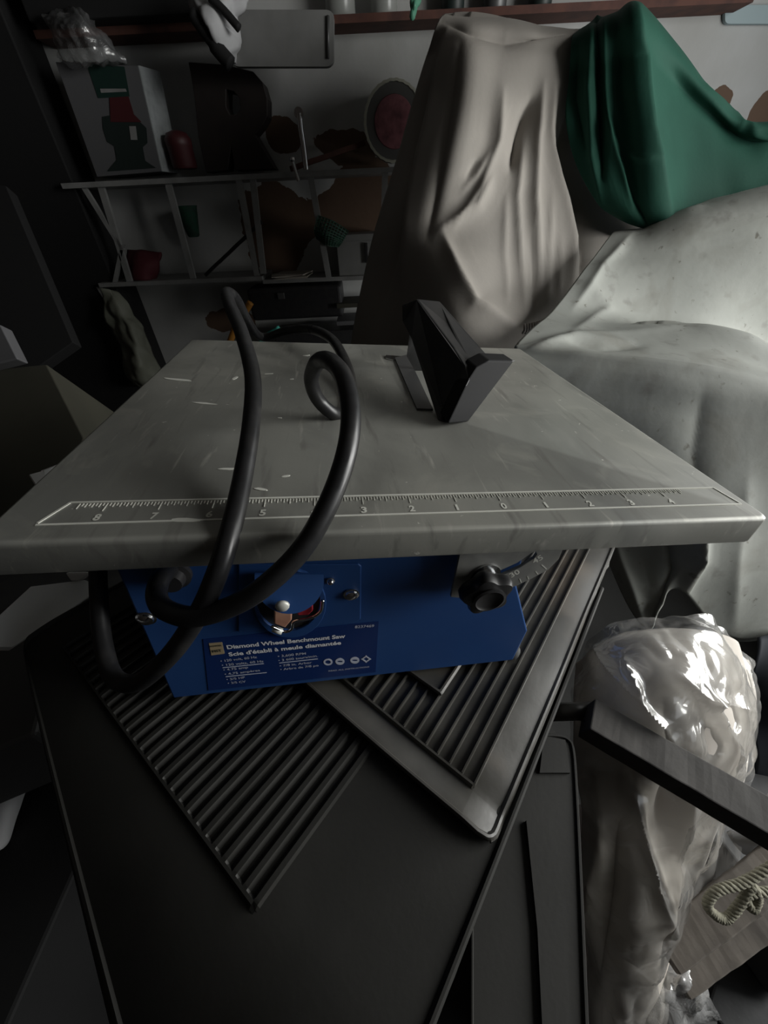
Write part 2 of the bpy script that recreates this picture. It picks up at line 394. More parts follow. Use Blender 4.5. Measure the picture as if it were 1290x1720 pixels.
# blade slot insert: bent strip left of the guard
mb = MB()
a0, a1, c0, c1 = tZ(663, 603, .0), tZ(700, 689, .0), tZ(684, 598, .0), tZ(727, 690, .0)
v = [TP(a0), TP(a1), TP(c1), TP(c0)]; up = RTW @ V((0, 0, 1))
mb.add(*prism(v, up*.0016))
mb.build('slot_insert', 'steel_dark', saw, smooth=False)
mb = MB(); mb.add(*prism([TP(tZ(x, y, 0)) for x, y in ((648, 598), (676, 600), (678, 606), (660, 606), (648, 603))], up*.0012)); mb.build('slot_tab', 'chrome', saw, smooth=False)
# guard
g = {k: tY(*q) for k, q in dict(
    L1=(675, 511, 11.0), L2=(701, 502, 10.9), L3=(763, 584, 6.9), L4=(780, 612, 5.6), L6=(750, 711, 4.93), L7=(734, 706, 5.1), L8=(690, 568, 9.2), L9=(676, 541, 10.7),
    T2=(739, 506, 11.1), T3=(825, 604, 7.0), T4=(800, 622, 5.6), FR=(864, 606, 6.3), FB=(786, 709, 5.0), MI=(787, 637, 5.0), FI=(800, 618, 6.0)).items()}
def gp(k): return TP(g[k])
ext = RTW @ V((1.25*IN, .1*IN, .35*IN)); extR = RTW @ V((1.0*IN, .3*IN, -.35*IN))
left = ['L1', 'L2', 'L3', 'L4', 'MI', 'L6', 'L7', 'L8', 'L9']
mb = MB()
lv = [gp(k) for k in left]
right = [gp('L1')+(gp('T2')-gp('L2')), gp('T2'), gp('T3'), gp('T4'), gp('MI')+(gp('FI')-gp('MI'))*.6, gp('FB'), gp('L7')+(gp('FB')-gp('L6')), gp('L8')+(gp('T2')-gp('L2')), gp('L9')+(gp('T2')-gp('L2'))]
v = lv+right; n = 9
mb.add(v, [(i, (i+1) % n, (i+1) % n+n, i+n) for i in range(n)]+[tuple(range(n)), tuple(range(n, 2*n))])
guard = bevel(mb.build('blade_guard', 'black_plastic', saw, smooth=False), .0012, 2, 20)
# flared front wing of the guard
mb = MB()
wn = (g['FR']-g['MI']).cross(g['FB']-g['MI']).normalized()
a = [gp('MI'), TP(tplane(800, 617, g['MI'], wn)), TP(tplane(822, 605, g['MI'], wn)), gp('FR'), gp('FB'), TP(tplane(752, 712, g['MI'], wn))]
back = RTW @ V((-.05*IN, .8*IN, .0))
mb.add(*prism(a, back)); bevel(mb.build('guard_wing', 'matte_black', guard, smooth=False), .0012, 2, 20)
mb = MB()
mb.add(*tube([gp('MI')+(RTW@V((0, -.03, 0)))*IN, gp('L6')*.9+gp('MI')*.1], .0006, 6)); mb.add(*tube([gp('MI'), gp('FI')], .0006, 6)); mb.add(*tube([gp('FI'), gp('FR')], .0006, 6))
mb.build('guard_lip', 'black_plastic', guard)
mb = MB(); mb.add(*prism([TP(tY(x, y, 9.9)) for x, y in ((683, 598), (715, 655), (722, 640), (700, 560), (688, 562))], RTW @ V((.12*IN, 0, 0)))); mb.build('riving_knife', 'steel_dark', saw, smooth=False)
# housing
PN = V((-.028, 1, 0)).normalized(); PP = (-8.6, .92, 0)
def hp(px, py, off=0): q = tplane(px, py, V(PP)-PN*off, PN); return q
def hz(x, z, off=0): y = PP[1]+(x-PP[0])*.028-off; return V((x, y, z))
pts = [hz(-8.35, -.1), hp(197, 960), hp(290, 1172), hp(862, 1108), hp(886, 1060), hp(868, 985), hz(1.0, -.1)]
hb = MB(); hb.add(*prism([TP(p) for p in pts], RTW @ V((0, 8.6*IN, 0)))); house = bevel(hb.build('housing', 'blue_paint', saw, smooth=False), .0012, 2)
def on_house(name, pix, off, th, m, parent=saw, bev=0, holes=()):
    out = RTW @ (-PN)
    v, f = prism([TP(hp(x, y, off)) for x, y in pix], -out*th*IN, [[TP(hp(x, y, off)) for x, y in h] for h in holes])
    o = link(name, v, f, m, parent, smooth=False)
    if bev: bevel(o, bev)
    return o
on_house('switch_panel', [(400, 948), (602, 948), (607, 952), (606, 1040), (596, 1046), (400, 1062)], .05, .06, 'blue_paint', bev=.0006)
lab = on_house('label_sticker', [(341, 1074), (636, 1044), (631, 1129), (350, 1160)], .015, .02, 'blue_label')
OUT = RTW @ (-PN); UPH = RTW @ V((0, 0, 1))
def lettering(name, lines, m, parent, bold=0.0, off=.02):
    mb = MB()
    for s, p0, p1, hh in lines:
        text_mb(s, TP(hp(*p0, off)), TP(hp(*p1, off)), UPH, mb, OUT*.00012, bold=bold, hs=hh)
    return tag(mb.build(name, m, parent, smooth=False))
lettering('title_lettering', [('Diamond Wheel Benchmount Saw', (382, 1090), (580, 1071), .0062), ("Scie d'établi à meule diamantée", (385, 1102), (573, 1082), .0062)], 'print_white', lab, bold=.03)
lettering('specification_lettering', [
    ('• 120 volt, 60 Hz', (371, 1112), (432, 1105), .0040), ('• 120 volts, 60 Hz', (373, 1119), (443, 1112), .0040),
    ('• 4.75 amp', (376, 1127), (417, 1122), .0040), ('• 4,75 ampères', (378, 1134), (437, 1127), .0040),
    ('• 3/5 HP', (381, 1143), (412, 1139), .0040), ('• 3/5 CV', (383, 1149), (413, 1146), .0040),
    ('• 3,600 RPM', (467, 1104), (514, 1099), .0040), ('• 3 600 tours/min.', (468, 1111), (534, 1103), .0040),
    ('• 7/8 in. Arbor', (470, 1120), (524, 1114), .0040), ('• Arbre de 7/8 po', (471, 1126), (535, 1119), .0040)], 'print_faint', lab, bold=.01)
lettering('model_number', [('8237469', (596, 1055), (628, 1053), .0042)], 'print_faint', lab, bold=.01)
mb = MB()
def hline(a, b, w=1.2): 
    for o_ in [0]:
        mb.add(*prism([TP(hp(a[0], a[1], .02)), TP(hp(b[0], b[1], .02)), TP(hp(b[0], b[1]+w, .02)), TP(hp(a[0], a[1]+w, .02))], OUT*.0001))
hline((374, 1121), (443, 1114)); hline((379, 1136), (448, 1129)); hline((469, 1113), (534, 1106))
mb.build('rule_lines', 'print_faint', lab, smooth=False)
on_house('gold_emblem', [(351, 1081), (373, 1079), (377, 1098), (355, 1101)], .025, .02, 'print_gold', lab)
mb = MB(); text_mb('POWER', TP(hp(353, 1087, .03)), TP(hp(373, 1085, .03)), UPH, mb, OUT*.0001, bold=.03); text_mb('FIST', TP(hp(357, 1096, .03)), TP(hp(373, 1094, .03)), UPH, mb, OUT*.0001, bold=.03)
mb.build('emblem_lettering', 'print_dark', lab, smooth=False)
mb = MB()
for cx, cy, kind in ((551, 1112, 0), (571, 1111, 1), (596, 1109, 2), (615, 1107, 3)):
    ring = []
    for k in range(16):
        t = 2*math.pi*k/16; rr = 7 if kind != 3 else (8 if k % 4 == 0 else 5.5)
        ring.append((cx+rr*1.1*math.cos(t), cy+rr*.8*math.sin(t)))
    inner = [(cx+(x-cx)*.6, cy+(y-cy)*(.25 if kind in (1, 2) else .55)) for x, y in ring]
    mb.add(*prism([TP(hp(x, y, .02)) for x, y in ring], OUT*.0001, [[TP(hp(x, y, .02)) for x, y in inner]]))
for a, c in (((552, 1126), (612, 1120)),):
    text_mb('READ ALL INSTRUCTIONS', TP(hp(552, 1128, .02)), TP(hp(620, 1121, .02)), UPH, mb, OUT*.0001, hs=.0028)
mb.build('symbol_row', 'print_faint', lab, smooth=False)
# switch recess, ring, round flap and what is in it
def circ(cx, cy, rx, ry, n=28, a0=0, a1=360): return [(cx+rx*math.cos(math.radians(a0+(a1-a0)*k/n)), cy+ry*math.sin(math.radians(a0+(a1-a0)*k/n))) for k in range(n+(0 if a1-a0 == 360 else 1))]
on_house('switch_ring', circ(487, 1015, 61, 57), .14, .14, 'blue_paint', bev=.0005, holes=[circ(484, 1010, 53, 50)])
on_house('switch_recess', circ(484, 1010, 54, 51), .07, .03, 'black_plastic')
sw = on_house('power_switch', [(500, 1018), (524, 1012), (526, 1026), (519, 1033), (500, 1034)], .3, .25, 'red_plastic', bev=.0008)
on_house('switch_key', [(460, 1026), (476, 1028), (490, 1026), (490, 1042), (479, 1055), (460, 1048)], .45, .3, 'peach', bev=.0008)
mb = MB(); mb.add(*tube(smoothpath([TP(hp(x, y, .4)) for x, y in ((456, 1052), (478, 1061), (490, 1056), (494, 1044), (515, 1040), (530, 1034), (540, 1024), (542, 1008))], 6), .0010, 8)); mb.build('switch_spring_clip', 'chrome', saw)
mb = MB(); mb.add(*tube([TP(hp(458, 1056, .35)), TP(hp(474, 1061, .4))], .0022, 8)); mb.build('clip_end', 'steel_mark', saw)
# flap: half disc hinged at the top, tipped outwards
fl = []
for x, y in [(428, 962), (543, 962)]+[(486+58*math.cos(math.radians(a)), 972+56*math.sin(math.radians(a))) for a in range(2, 182, 10)]:
    fl.append(TP(hp(x, y, .16+.55*(y-960)/70)))
mb = MB(); mb.add(*prism(fl, OUT*.0014)); mb.build('switch_flap', 'blue_paint', saw, smooth=False)
mb = MB(); mb.add(*lathe([(.0001, .0005), (.0035, .0005), (.0042, -.0008), (.0042, -.0016)], TP(hp(474, 1020, .74)), OUT, 12)); mb.build('flap_rivet', 'steel_mark', saw)
# screws
for i, (px, py, r) in enumerate(((590, 998, .0042), (555, 975, .0022), (246, 1038, .0048))):
    mb = MB(); o = TP(hp(px, py, .06 if i < 2 else 0)); mb.add(*lathe([(r*1.25, 0), (r*1.25, .0006), (r, .0008), (r*.9, .0022), (r*.45, .0032), (r*.01, .0034)], o, OUT, 16)); mb.build('screw', 'chrome', saw, sharp=40)
# feet
for px, py in ((318, 1172), (850, 1108)):
    q = hp(px, py, -.45); mb = MB(); o = TW(q.x, q.y, -BASE+.0); mb.add(*lathe([(.007, 0), (.0085, .002), (.0085, .006), (.006, .009), (.006, .016)], o, RTW @ V((0, 0, 1)), 16)); mb.build('foot', 'steel_dark', saw, sharp=40)
# tilt bracket with slot and angle marks
OFF = .35
outer = [(772, 932), (757, 1003), (790, 1006), (835, 995), (868, 984), (893, 972), (921, 957), (938, 940), (946, 921), (860, 922)]
slot = [(832, 962), (868, 946), (893, 929), (899, 926), (902, 931), (897, 938), (872, 954), (838, 969), (832, 967)]
br = on_house('tilt_bracket', outer, OFF, .09, 'bracket_steel', bev=.0003, holes=[slot])
mb = MB()
text_mb('30', TP(hp(859, 970, OFF)), TP(hp(874, 962, OFF)), UPH, mb, OUT*.00015, bold=.02)
text_mb('45', TP(hp(897, 947, OFF)), TP(hp(913, 938, OFF)), UPH, mb, OUT*.00015, bold=.02)
for a, c in (((872, 972), (875, 979)), ((909, 949), (917, 956)), ((858, 981), (860, 985)), ((899, 960), (903, 965)), ((885, 968), (887, 973))):
    mb.add(*prism([TP(hp(a[0], a[1], OFF)), TP(hp(c[0], c[1], OFF)), TP(hp(c[0]+1.4, c[1]-.6, OFF)), TP(hp(a[0]+1.4, a[1]-.6, OFF))], OUT*.0002))
mb.build('angle_marks', 'steel_mark', br, smooth=False)
o = TP(hp(812, 975, OFF)); mb = MB(); mb.add(*lathe([(.010, 0), (.010, .0012), (.007, .0014), (.007, .006)], TP(hp(815, 966, OFF)), OUT, 20)); mb.build('washer', 'chrome', saw, sharp=40)
mb = MB(); kc = TP(hp(811, 984, OFF+.25)); kax = (OUT + UPH*-.05).normalized()
lob = lambda a: 1+.13*math.cos(5*a+.6)
mb.add(*lathe([(.0062, -.004), (.0125, -.001), (.0150, .002), (.0155, .0065), (.0142, .0095), (.0105, .0105)], kc, kax, 60, lob)); knob = mb.build('locking_knob', 'black_plastic', saw, sharp=50)
mb = MB(); mb.add(*lathe([(.0100, 0), (.0105, .0015), (.0088, .0022), (.0075, .0008), (.0001, .0004)], kc+kax*.0102, kax, 32)); mb.build('knob_cap', 'black_plastic', knob, sharp=50)
# power cord
cp = [(295, 962, 8.75), (283, 960, 8.3), (270, 972, 7.9), (263, 998, 7.6), (275, 1022, 7.3), (320, 1036, 7.1), (380, 1022, 7.0), (440, 988, 6.9), (505, 925, 6.9), (552, 845, 6.95),
      (582, 760, 7.1), (589, 690, 7.4), (576, 632, 7.9), (552, 606, 8.6), (532, 610, 9.4), (523, 640, 10.2), (535, 672, 10.8), (560, 694, 11.2), (583, 690, 11.9), (591, 655, 13.0), (580, 608, 14.4),
      (556, 569, 16.0), (520, 553, 17.5), (480, 556, 18.8), (450, 566, 19.4), (432, 562, 19.0), (414, 535, 17.0), (396, 502, 14.4), (382, 493, 12.8), (386, 512, 11.8), (406, 560, 10.6),
      (424, 630, 9.4), (422, 710, 8.5), (408, 800, 7.8), (388, 890, 7.1), (366, 960, 6.9), (334, 1030, 7.2), (286, 1100, 7.7), (232, 1146, 8.3), (192, 1138, 8.8), (174, 1085, 9.2), (167, 1020, 9.5), (165, 950, 9.8), (172, 930, 10.2)]
cord = smoothpath([P(x, y, d*IN) for x, y, d in cp], 9)
mb = MB(); mb.add(*tube(cord, .0050, 14)); mb.build('power_cord', 'black_rubber', saw)
mb = MB(); mb.add(*lathe([(.010, -.002), (.010, .003), (.0075, .004), (.0065, .009)], TP(hp(292, 962, 0)), OUT, 18)); mb.build('cord_gland', 'black_plastic', saw, sharp=40)

# ================================================================ RUBBER MATS (table-parallel frame u, v)
UA = math.radians(46); UD = V((math.cos(UA), math.sin(UA), 0)); VD = V((-math.sin(UA), math.cos(UA), 0))
def uv(px, py, z): q = tZ(px, py, z); return q.dot(UD), q.dot(VD)
def mat_mesh(u0, u1, v0, v1, zf, ridges, edge=None, h=.13, wd=.032, border=.06, nu=90, rc=.45, ustart=None, lip=.1, th=.1, vr=None):
    """rectangular rubber mat: flat border, raised rim, parallel ribs along u. zf(u,v) is its lie. one mesh"""
    # v samples: dense at ribs
    vs = set([v0, v1]); 
    k = v0
    while k < v1: vs.add(round(k, 4)); k += .5
    rib = []
    for r in ridges:
        for d in (-wd*1.6, -wd*.7, wd*.7, wd*1.6): vs.add(round(r+d, 4))
        rib.append(r)
    for d in (0, .06, .12, .2): vs.add(round(v0+d, 4)); vs.add(round(v1-d, 4))
    if vr:
        for e in vr:
            for d in (-.09, -.03, .03, .09): vs.add(round(e+d, 4))
    vs = sorted(vs)
    us = [u0+(u1-u0)*i/nu for i in range(nu+1)]+[u0+.06, u0+.12, u0+.2]
    if ustart is not None: us += [ustart-.09, ustart-.03, ustart+.03, ustart+.09]
    us = sorted(us)
    v = []; f = []; nc = len(vs)
    for u in us:
        for w in vs:
            uu, ww = u, w
            # rounded corners
            for cu, cv in ((u0+rc, v0+rc), (u0+rc, v1-rc)):
                if u < cu and ((w < cv and cv < (v0+v1)/2) or (w > cv and cv > (v0+v1)/2)):
                    du = (cu-u)/rc; dw = (w-cv)/rc; l = math.hypot(du, dw); m_ = max(abs(du), abs(dw))
                    if l > 0: uu = cu-du/l*m_*rc; ww = cv+dw/l*m_*rc
            if edge and uu < ustart: uu = ustart-(ustart-uu)*(ustart-edge(ww))/(ustart-u0)
            z = zf(uu, ww)
            e = min(u-u0, w-v0, v1-w)
            if e < .16: z += lip*(1 if .03 < e < .15 else .3)
            inside = (ustart is None or u >= ustart) 
            if inside:
                for r in rib:
                    if abs(w-r) <= wd*.75: z += h; break
            if ustart is not None and abs(u-ustart) < .05 and rib and rib[0] <= w <= rib[-1]: z = zf(uu, ww)+h*.9
            if vr and any(abs(w-q) < .05 for q in vr) and inside: z += h*.9
            p = UD*uu+VD*ww; v.append(TW(p.x, p.y, z))
    for i in range(len(us)-1):
        for j in range(nc-1): a = i*nc+j; f.append((a, a+1, a+nc+1, a+nc))
    return v, f
# upper mat
ZA = -BASE-.15
ua, va = uv(830, 1428, ZA)
ribsA = []; k = va+1.02
while k < va+14: ribsA.append(k); k += .40
def zA(u, w):
    z = ZA
    d = w-va                                       # near border rolls up a little, right border sags
    z += .10*math.exp(-((u-ua-.1)/.4)**2) - .08*math.exp(-((u-ua-.9)/.4)**2)
    if d < .8: z += -.25*(.8-d)
    z += .10*math.sin(u*.8+w*.4)
    return z
mA = tag(solid(link('rubber_floor_mat', *mat_mesh(ua, ua+15.5, va, va+10, zA, ribsA, ustart=ua+.98), 'mat_rubber', sharp=25), .0018, -1),
         'black ribbed rubber mat directly under the blue saw, rounded corner nearest', 'floor mat', 'ribbed rubber mats under the saw')
# small mat piece lying on it under the saw
zc = -BASE+.02
uc, vc = uv(740, 1172, zc)
mC = tag(solid(link('rubber_floor_mat', *mat_mesh(uc, uc+5, vc, vc+4.5, lambda u, w: zc+.05, [vc+.9+.4*i for i in range(8)], ustart=uc+.55, rc=.12, h=.1), 'mat_rubber', sharp=25), .0018, -1),
         'small corner of ribbed black rubber showing just below the saw housing, on the upper mat', 'floor mat', 'ribbed rubber mats under the saw')
# large lower mat
ZB = -BASE-.45
ub, vb = uv(30, 1070, ZB)
_, vb0 = uv(962, 1118, ZB)
_, vb1 = uv(740, 1705, ZB)

ribsB = []; k = 1.45
while k < 12.2: ribsB.append(k); k += .40
def zB(u, w): d = max(0, -6.0-u); return ZB-.10*d*d
mB = tag(solid(link('rubber_floor_mat', *mat_mesh(-8.6, 9, vb0-.05, 13.4, zB, ribsB, edge=lambda w: min(-7.4, -9.5+.20*(w-3)), ustart=-6.6, h=.13, wd=.09, rc=.7, nu=110), 'mat_rubber_shaded', sharp=25), .0018, -1),
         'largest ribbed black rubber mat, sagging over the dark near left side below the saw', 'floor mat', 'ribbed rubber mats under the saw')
# third mat under those on the right, its moulded panel toward the viewer
def flat_mat(name, pix, z, lines, m, th=.12, raised=(), label=''):
    root_pts = [TP(tZ(x, y, z)) for x, y in pix]
    mb = MB(); mb.add(*prism(root_pts, RTW @ V((0, 0, -th*IN))))
    for pl, w_ in lines:
        mb.add(*tube(smoothpath([TP(tZ(x, y, z+.02)) for x, y in pl], 6), w_*IN, 6))
    for pg, hh in raised:
        mb.add(*prism([TP(tZ(x, y, z)) for x, y in pg], RTW @ V((0, 0, hh*IN))))
    o = mb.build(name, m, smooth=False)
    return tag(o, label, 'floor mat')
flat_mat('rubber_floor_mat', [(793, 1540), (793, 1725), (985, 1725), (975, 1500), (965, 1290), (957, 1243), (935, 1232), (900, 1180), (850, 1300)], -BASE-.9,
         [([(900, 1236), (935, 1236), (955, 1243), (963, 1262), (968, 1330), (976, 1500), (985, 1725)], .05), ([(793, 1500), (793, 1725)], .03)], 'mat_rubber_shaded',
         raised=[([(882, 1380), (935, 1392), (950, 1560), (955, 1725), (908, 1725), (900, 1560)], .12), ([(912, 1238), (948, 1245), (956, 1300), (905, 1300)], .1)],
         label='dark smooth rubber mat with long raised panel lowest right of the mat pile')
# workbench the pile lies on
q = [tuple((UD*a_+VD*b_)[:2]) for a_, b_ in ((-5.5, .5), (7, .5), (7, 11.5), (-5.5, 11.5))]
top = [TW(x, y, -BASE-1.6) for x, y in q]
zt = min(p.z for p in top)
bench = thing('storage_bench', 'dark wooden bench hidden in shade under the pile of rubber mats', 'bench', V((top[0].x*.5+top[2].x*.5, top[0].y*.5+top[2].y*.5, 0)))
mb = MB(); lo = [V((p.x, p.y, zt-.03)) for p in top]; mb.add(*hexa(lo+top)); mb.build('bench_top', 'dark_wood', bench, smooth=False)
for p in lo:
    c = sum(lo, V())/4; d = (c-p).normalized()*.05; mb = MB(); mb.add(*boxw((p.x+d.x-.025, p.y+d.y-.025, 0), (p.x+d.x+.025, p.y+d.y+.025, zt-.03))); mb.build('leg', 'dark_wood', bench, smooth=False)

# ================================================================ COVERED BULK ON THE RIGHT
Y_ = PY
def r(y, *pts): return [(a, b_, c, PY) for (a, b_, c) in pts]
# grey cover
rows = [
 r(0, (760, 34, 1.50), (800, 36, 1.48), (850, 42, 1.46), (905, 54, 1.44), (962, 62, 1.42), (1030, 64, 1.5), (1070, 66, 1.52)),
 r(0, (740, 29, 1.14), (790, 27, 1.13), (850, 33, 1.12), (905, 45, 1.10), (965, 52, 1.10), (1020, 58, 1.2), (1060, 60, 1.3)),
 r(0, (716, 100, 1.15), (775, 70, 1.06), (845, 78, 1.05), (905, 84, 1.05), (962, 90, 1.08), (1010, 95, 1.2), (1050, 98, 1.3)),
 r(0, (694, 175, 1.15), (762, 170, 1.02), (830, 175, 1.01), (890, 180, 1.02), (950, 190, 1.04), (1000, 195, 1.16), (1040, 195, 1.28)),
 r(0, (665, 270, 1.14), (740, 270, .98), (815, 275, .98), (880, 280, .98), (945, 290, 1.0), (1000, 300, 1.1), (1050, 300, 1.22)),
 r(0, (632, 380, 1.12), (700, 385, .95), (775, 390, .92), (860, 390, .93), (960, 395, .95), (1030, 390, 1.03), (1090, 385, 1.16)),
 r(0, (612, 470, 1.10), (690, 470, .92), (770, 480, .82), (860, 480, .86), (960, 480, .90), (1010, 470, .98), (1060, 450, 1.10)),
 r(0, (592, 565, 1.06), (680, 565, .88), (760, 560, .74), (850, 556, .74), (900, 556, .78), (950, 556, .88), (1010, 540, 1.02)),
 r(0, (580, 640, 1.04), (670, 660, .86), (760, 650, .76), (850, 640, .76), (900, 640, .80), (960, 640, .90), (1020, 640, 1.0))]
folds = [([(752, 50), (722, 200), (690, 350), (672, 480)], 11, .016), ([(738, 90), (700, 240), (668, 400), (640, 520)], 9, -.016), ([(772, 70), (748, 220), (730, 330), (715, 400)], 10, -.010),
         ([(845, 150), (838, 240), (806, 320), (760, 385)], 12, .012), ([(893, 165), (872, 225), (858, 285)], 9, -.022), ([(880, 240), (868, 330), (872, 430), (880, 520)], 7, .008),
         ([(912, 140), (902, 230), (898, 330), (905, 480)], 9, .012), ([(930, 140), (922, 220), (935, 300), (962, 400), (960, 480)], 10, .014), ([(952, 190), (945, 250), (972, 330), (988, 430), (975, 500)], 12, -.024),
         ([(820, 260), (796, 300), (772, 325)], 6, .006), ([(800, 270), (782, 300)], 5, -.005), ([(735, 388), (800, 350), (826, 300)], 9, .012), ([(740, 388), (770, 460), (795, 515), (870, 556)], 11, .014),
         ([(925, 330), (922, 420), (918, 520)], 5, .005), ([(890, 400), (896, 470), (893, 530)], 4, -.005), ([(940, 400), (938, 500)], 4, .004), ([(850, 330), (845, 430), (850, 510)], 6, .005), ([(745, 38), (850, 66), (960, 58)], 10, -.010),
         ([(1030, 390), (1015, 460), (960, 530)], 9, .010), ([(1050, 400), (1040, 470), (990, 540)], 6, -.006)]
gv, gf = net(rows, 24, 18, folds, rough=.006, rscale=6)
tag(solid(link('grey_cover', gv, gf, 'grey_cover'), .003), 'taupe grey cloth cover draped over a tall object behind the saw', 'cover')
# gathered hem of the grey cover
mb = MB()
for k in range(26):
    t = k/25; x = 878+(985-878)*t; y = 560-55*t**1.6; a = PY(x, y, .722+.115*t**1.5); c = PY(x+3, y-15, .730+.115*t**1.5); mb.add(*tube(smoothpath([a, (a+c)/2+V((0, -.006, 0)), c], 3), .0024, 6))
tag(mb.build('gathered_hem', 'grey_cover', bpy.data.objects['grey_cover']))
# green cover
rows = [
 r(0, (975, 66, 1.40), (1000, 60, 1.42), (1035, 40, 1.42), (1070, 30, 1.45), (1120, 90, 1.46), (1190, 170, 1.46), (1250, 220, 1.45), (1300, 225, 1.45), (1400, 226, 1.45)),
 r(0, (962, 60, 1.07), (1003, 36, 1.05), (1035, 26, 1.04), (1070, 13, 1.02), (1130, 75, 1.05), (1185, 145, 1.05), (1240, 205, 1.04), (1300, 208, 1.02), (1400, 212, 1.0)),
 r(0, (955, 130, 1.03), (1000, 120, 1.0), (1035, 115, .99), (1077, 105, .97), (1135, 150, 1.02), (1190, 195, 1.02), (1245, 235, 1.01), (1300, 240, .99), (1400, 245, .97)),
 r(0, (950, 200, 1.0), (1005, 200, .97), (1040, 200, .96), (1087, 195, .935), (1145, 225, .99), (1200, 255, .99), (1250, 275, .98), (1300, 280, .97), (1400, 285, .95)),
 r(0, (968, 275, .98), (1015, 278, .945), (1053, 280, .935), (1100, 275, .91), (1155, 290, .96), (1205, 305, .97), (1250, 315, .965), (1300, 320, .96), (1400, 320, .94)),
 r(0, (1005, 340, .95), (1038, 346, .925), (1070, 352, .91), (1116, 340, .895), (1160, 345, .94), (1210, 345, .96), (1250, 350, .965), (1300, 355, .965), (1400, 360, .96)),
 r(0, (1040, 366, .94), (1065, 378, .92), (1092, 384, .905), (1128, 372, .89), (1170, 380, .94), (1210, 385, .96), (1250, 390, .965), (1300, 395, .97), (1400, 395, .97))]
folds = [([(1003, 34), (1006, 120), (1010, 200), (1010, 300)], 6, -.022), ([(994, 50), (988, 150), (994, 260), (1012, 340)], 6, .008), ([(1014, 40), (1016, 140), (1024, 260)], 5, .008),
         ([(1069, 16), (1080, 110), (1092, 220), (1125, 360)], 9, .012), ([(1012, 180), (1032, 260), (1062, 345)], 6, .010), ([(1030, 190), (1048, 260), (1075, 340)], 6, -.008), ([(972, 70), (966, 160), (985, 250)], 7, -.008),
         ([(1050, 285), (1065, 335), (1087, 378)], 5, -.010), ([(1035, 235), (1065, 262), (1100, 268)], 5, .006), ([(1184, 148), (1244, 212), (1300, 230)], 6, .008), ([(1040, 60), (1036, 150), (1045, 230)], 10, -.006)]
gv, gf = net(rows, 22, 18, folds, rough=.004, rscale=7)
tag(solid(link('green_cover', gv, gf, 'green_cover'), .003), 'dark green cloth cover with a pointed top beside the taupe one', 'cover')
# white tarp
rows = [
 r(0, (1035, 410, 1.15), (1085, 400, 1.2), (1180, 362, 1.25), (1290, 340, 1.25), (1430, 320, 1.25)),
 r(0, (1030, 392, .93), (1085, 383, .92), (1180, 343, .90), (1290, 317, .88), (1430, 292, .86)),
 r(0, (985, 450, .84), (1060, 440, .84), (1180, 430, .82), (1290, 425, .80), (1430, 420, .78)),
 r(0, (925, 525, .72), (1020, 525, .76), (1160, 550, .76), (1290, 600, .76), (1430, 640, .74)),
 r(0, (880, 565, .585), (1000, 553, .66), (1150, 545, .67), (1290, 581, .62), (1430, 625, .58)),
 r(0, (868, 578, .555), (1000, 580, .58), (1150, 590, .58), (1290, 618, .55), (1430, 650, .52)),
 r(0, (866, 588, .545), (1000, 604, .52), (1150, 624, .49), (1290, 642, .47), (1430, 662, .45)),
 r(0, (885, 640, .52), (1010, 670, .49), (1150, 700, .46), (1290, 720, .44), (1430, 740, .42)),
 r(0, (930, 800, .48), (1070, 820, .44), (1180, 840, .41), (1290, 860, .40), (1430, 880, .38)),
 r(0, (1000, 900, .44), (1080, 930, .40), (1170, 930, .375), (1270, 960, .365), (1430, 980, .36)),
 r(0, (1015, 930, .43), (1088, 1056, .33), (1135, 985, .36), (1235, 1075, .34), (1430, 1030, .34))]
folds = [([(868, 584), (1000, 565), (1150, 545)], 7, .005), ([(880, 590), (960, 572), (1060, 575)], 6, .007), ([(900, 592), (1000, 603), (1150, 620), (1290, 640)], 7, .008),
         ([(1150, 545), (1290, 580)], 7, .006), ([(980, 480), (1020, 520), (960, 560)], 10, .006), ([(1060, 395), (1010, 450), (960, 520)], 9, .008), ([(1180, 660), (1165, 760), (1170, 880)], 26, -.006),
         ([(1180, 860), (1175, 940), (1100, 1040)], 9, .016), ([(1120, 900), (1130, 960), (1090, 1050)], 8, -.010), ([(1085, 385), (1180, 345)], 7, .006), ([(1030, 900), (1060, 980), (1085, 1050)], 9, .008),
         ([(1250, 800), (1240, 900), (1230, 1060)], 20, .006), ([(940, 575), (1010, 585), (1080, 582)], 5, -.006)]
gv, gf = net(rows, 26, 14, folds, rough=.008, rscale=7)
tag(solid(link('white_tarp', gv, gf, 'white_tarp'), .003), 'white mildew-spotted tarpaulin spread over the low bulk right of the saw', 'tarp')

# ================================================================ RIGHT FOREGROUND: BAG, BAR, PLANKS
rows = [
 [(960, 1110, .43), (1000, 1085, .41), (1060, 1060, .42), (1130, 1050, .425), (1210, 1070, .43), (1250, 1110, .50)],
 [(962, 1180, .395), (1010, 1165, .372), (1070, 1150, .352), (1140, 1140, .352), (1215, 1150, .37), (1258, 1180, .45)],
 [(965, 1250, .375), (1010, 1250, .352), (1075, 1245, .337), (1150, 1240, .342), (1220, 1240, .365), (1256, 1250, .45)],
 [(975, 1345, .375), (1015, 1345, .352), (1075, 1345, .337), (1130, 1345, .345), (1185, 1350, .37), (1225, 1350, .45)],
 [(980, 1450, .40), (1010, 1450, .367), (1062, 1450, .352), (1112, 1450, .36), (1145, 1460, .39), (1165, 1470, .46)],
 [(985, 1580, .415), (1010, 1590, .388), (1055, 1600, .371), (1098, 1590, .374), (1110, 1590, .395), (1122, 1590, .46)],
 [(988, 1760, .44), (1007, 1760, .41), (1040, 1760, .393), (1070, 1760, .396), (1082, 1760, .41), (1090, 1760, .48)]]
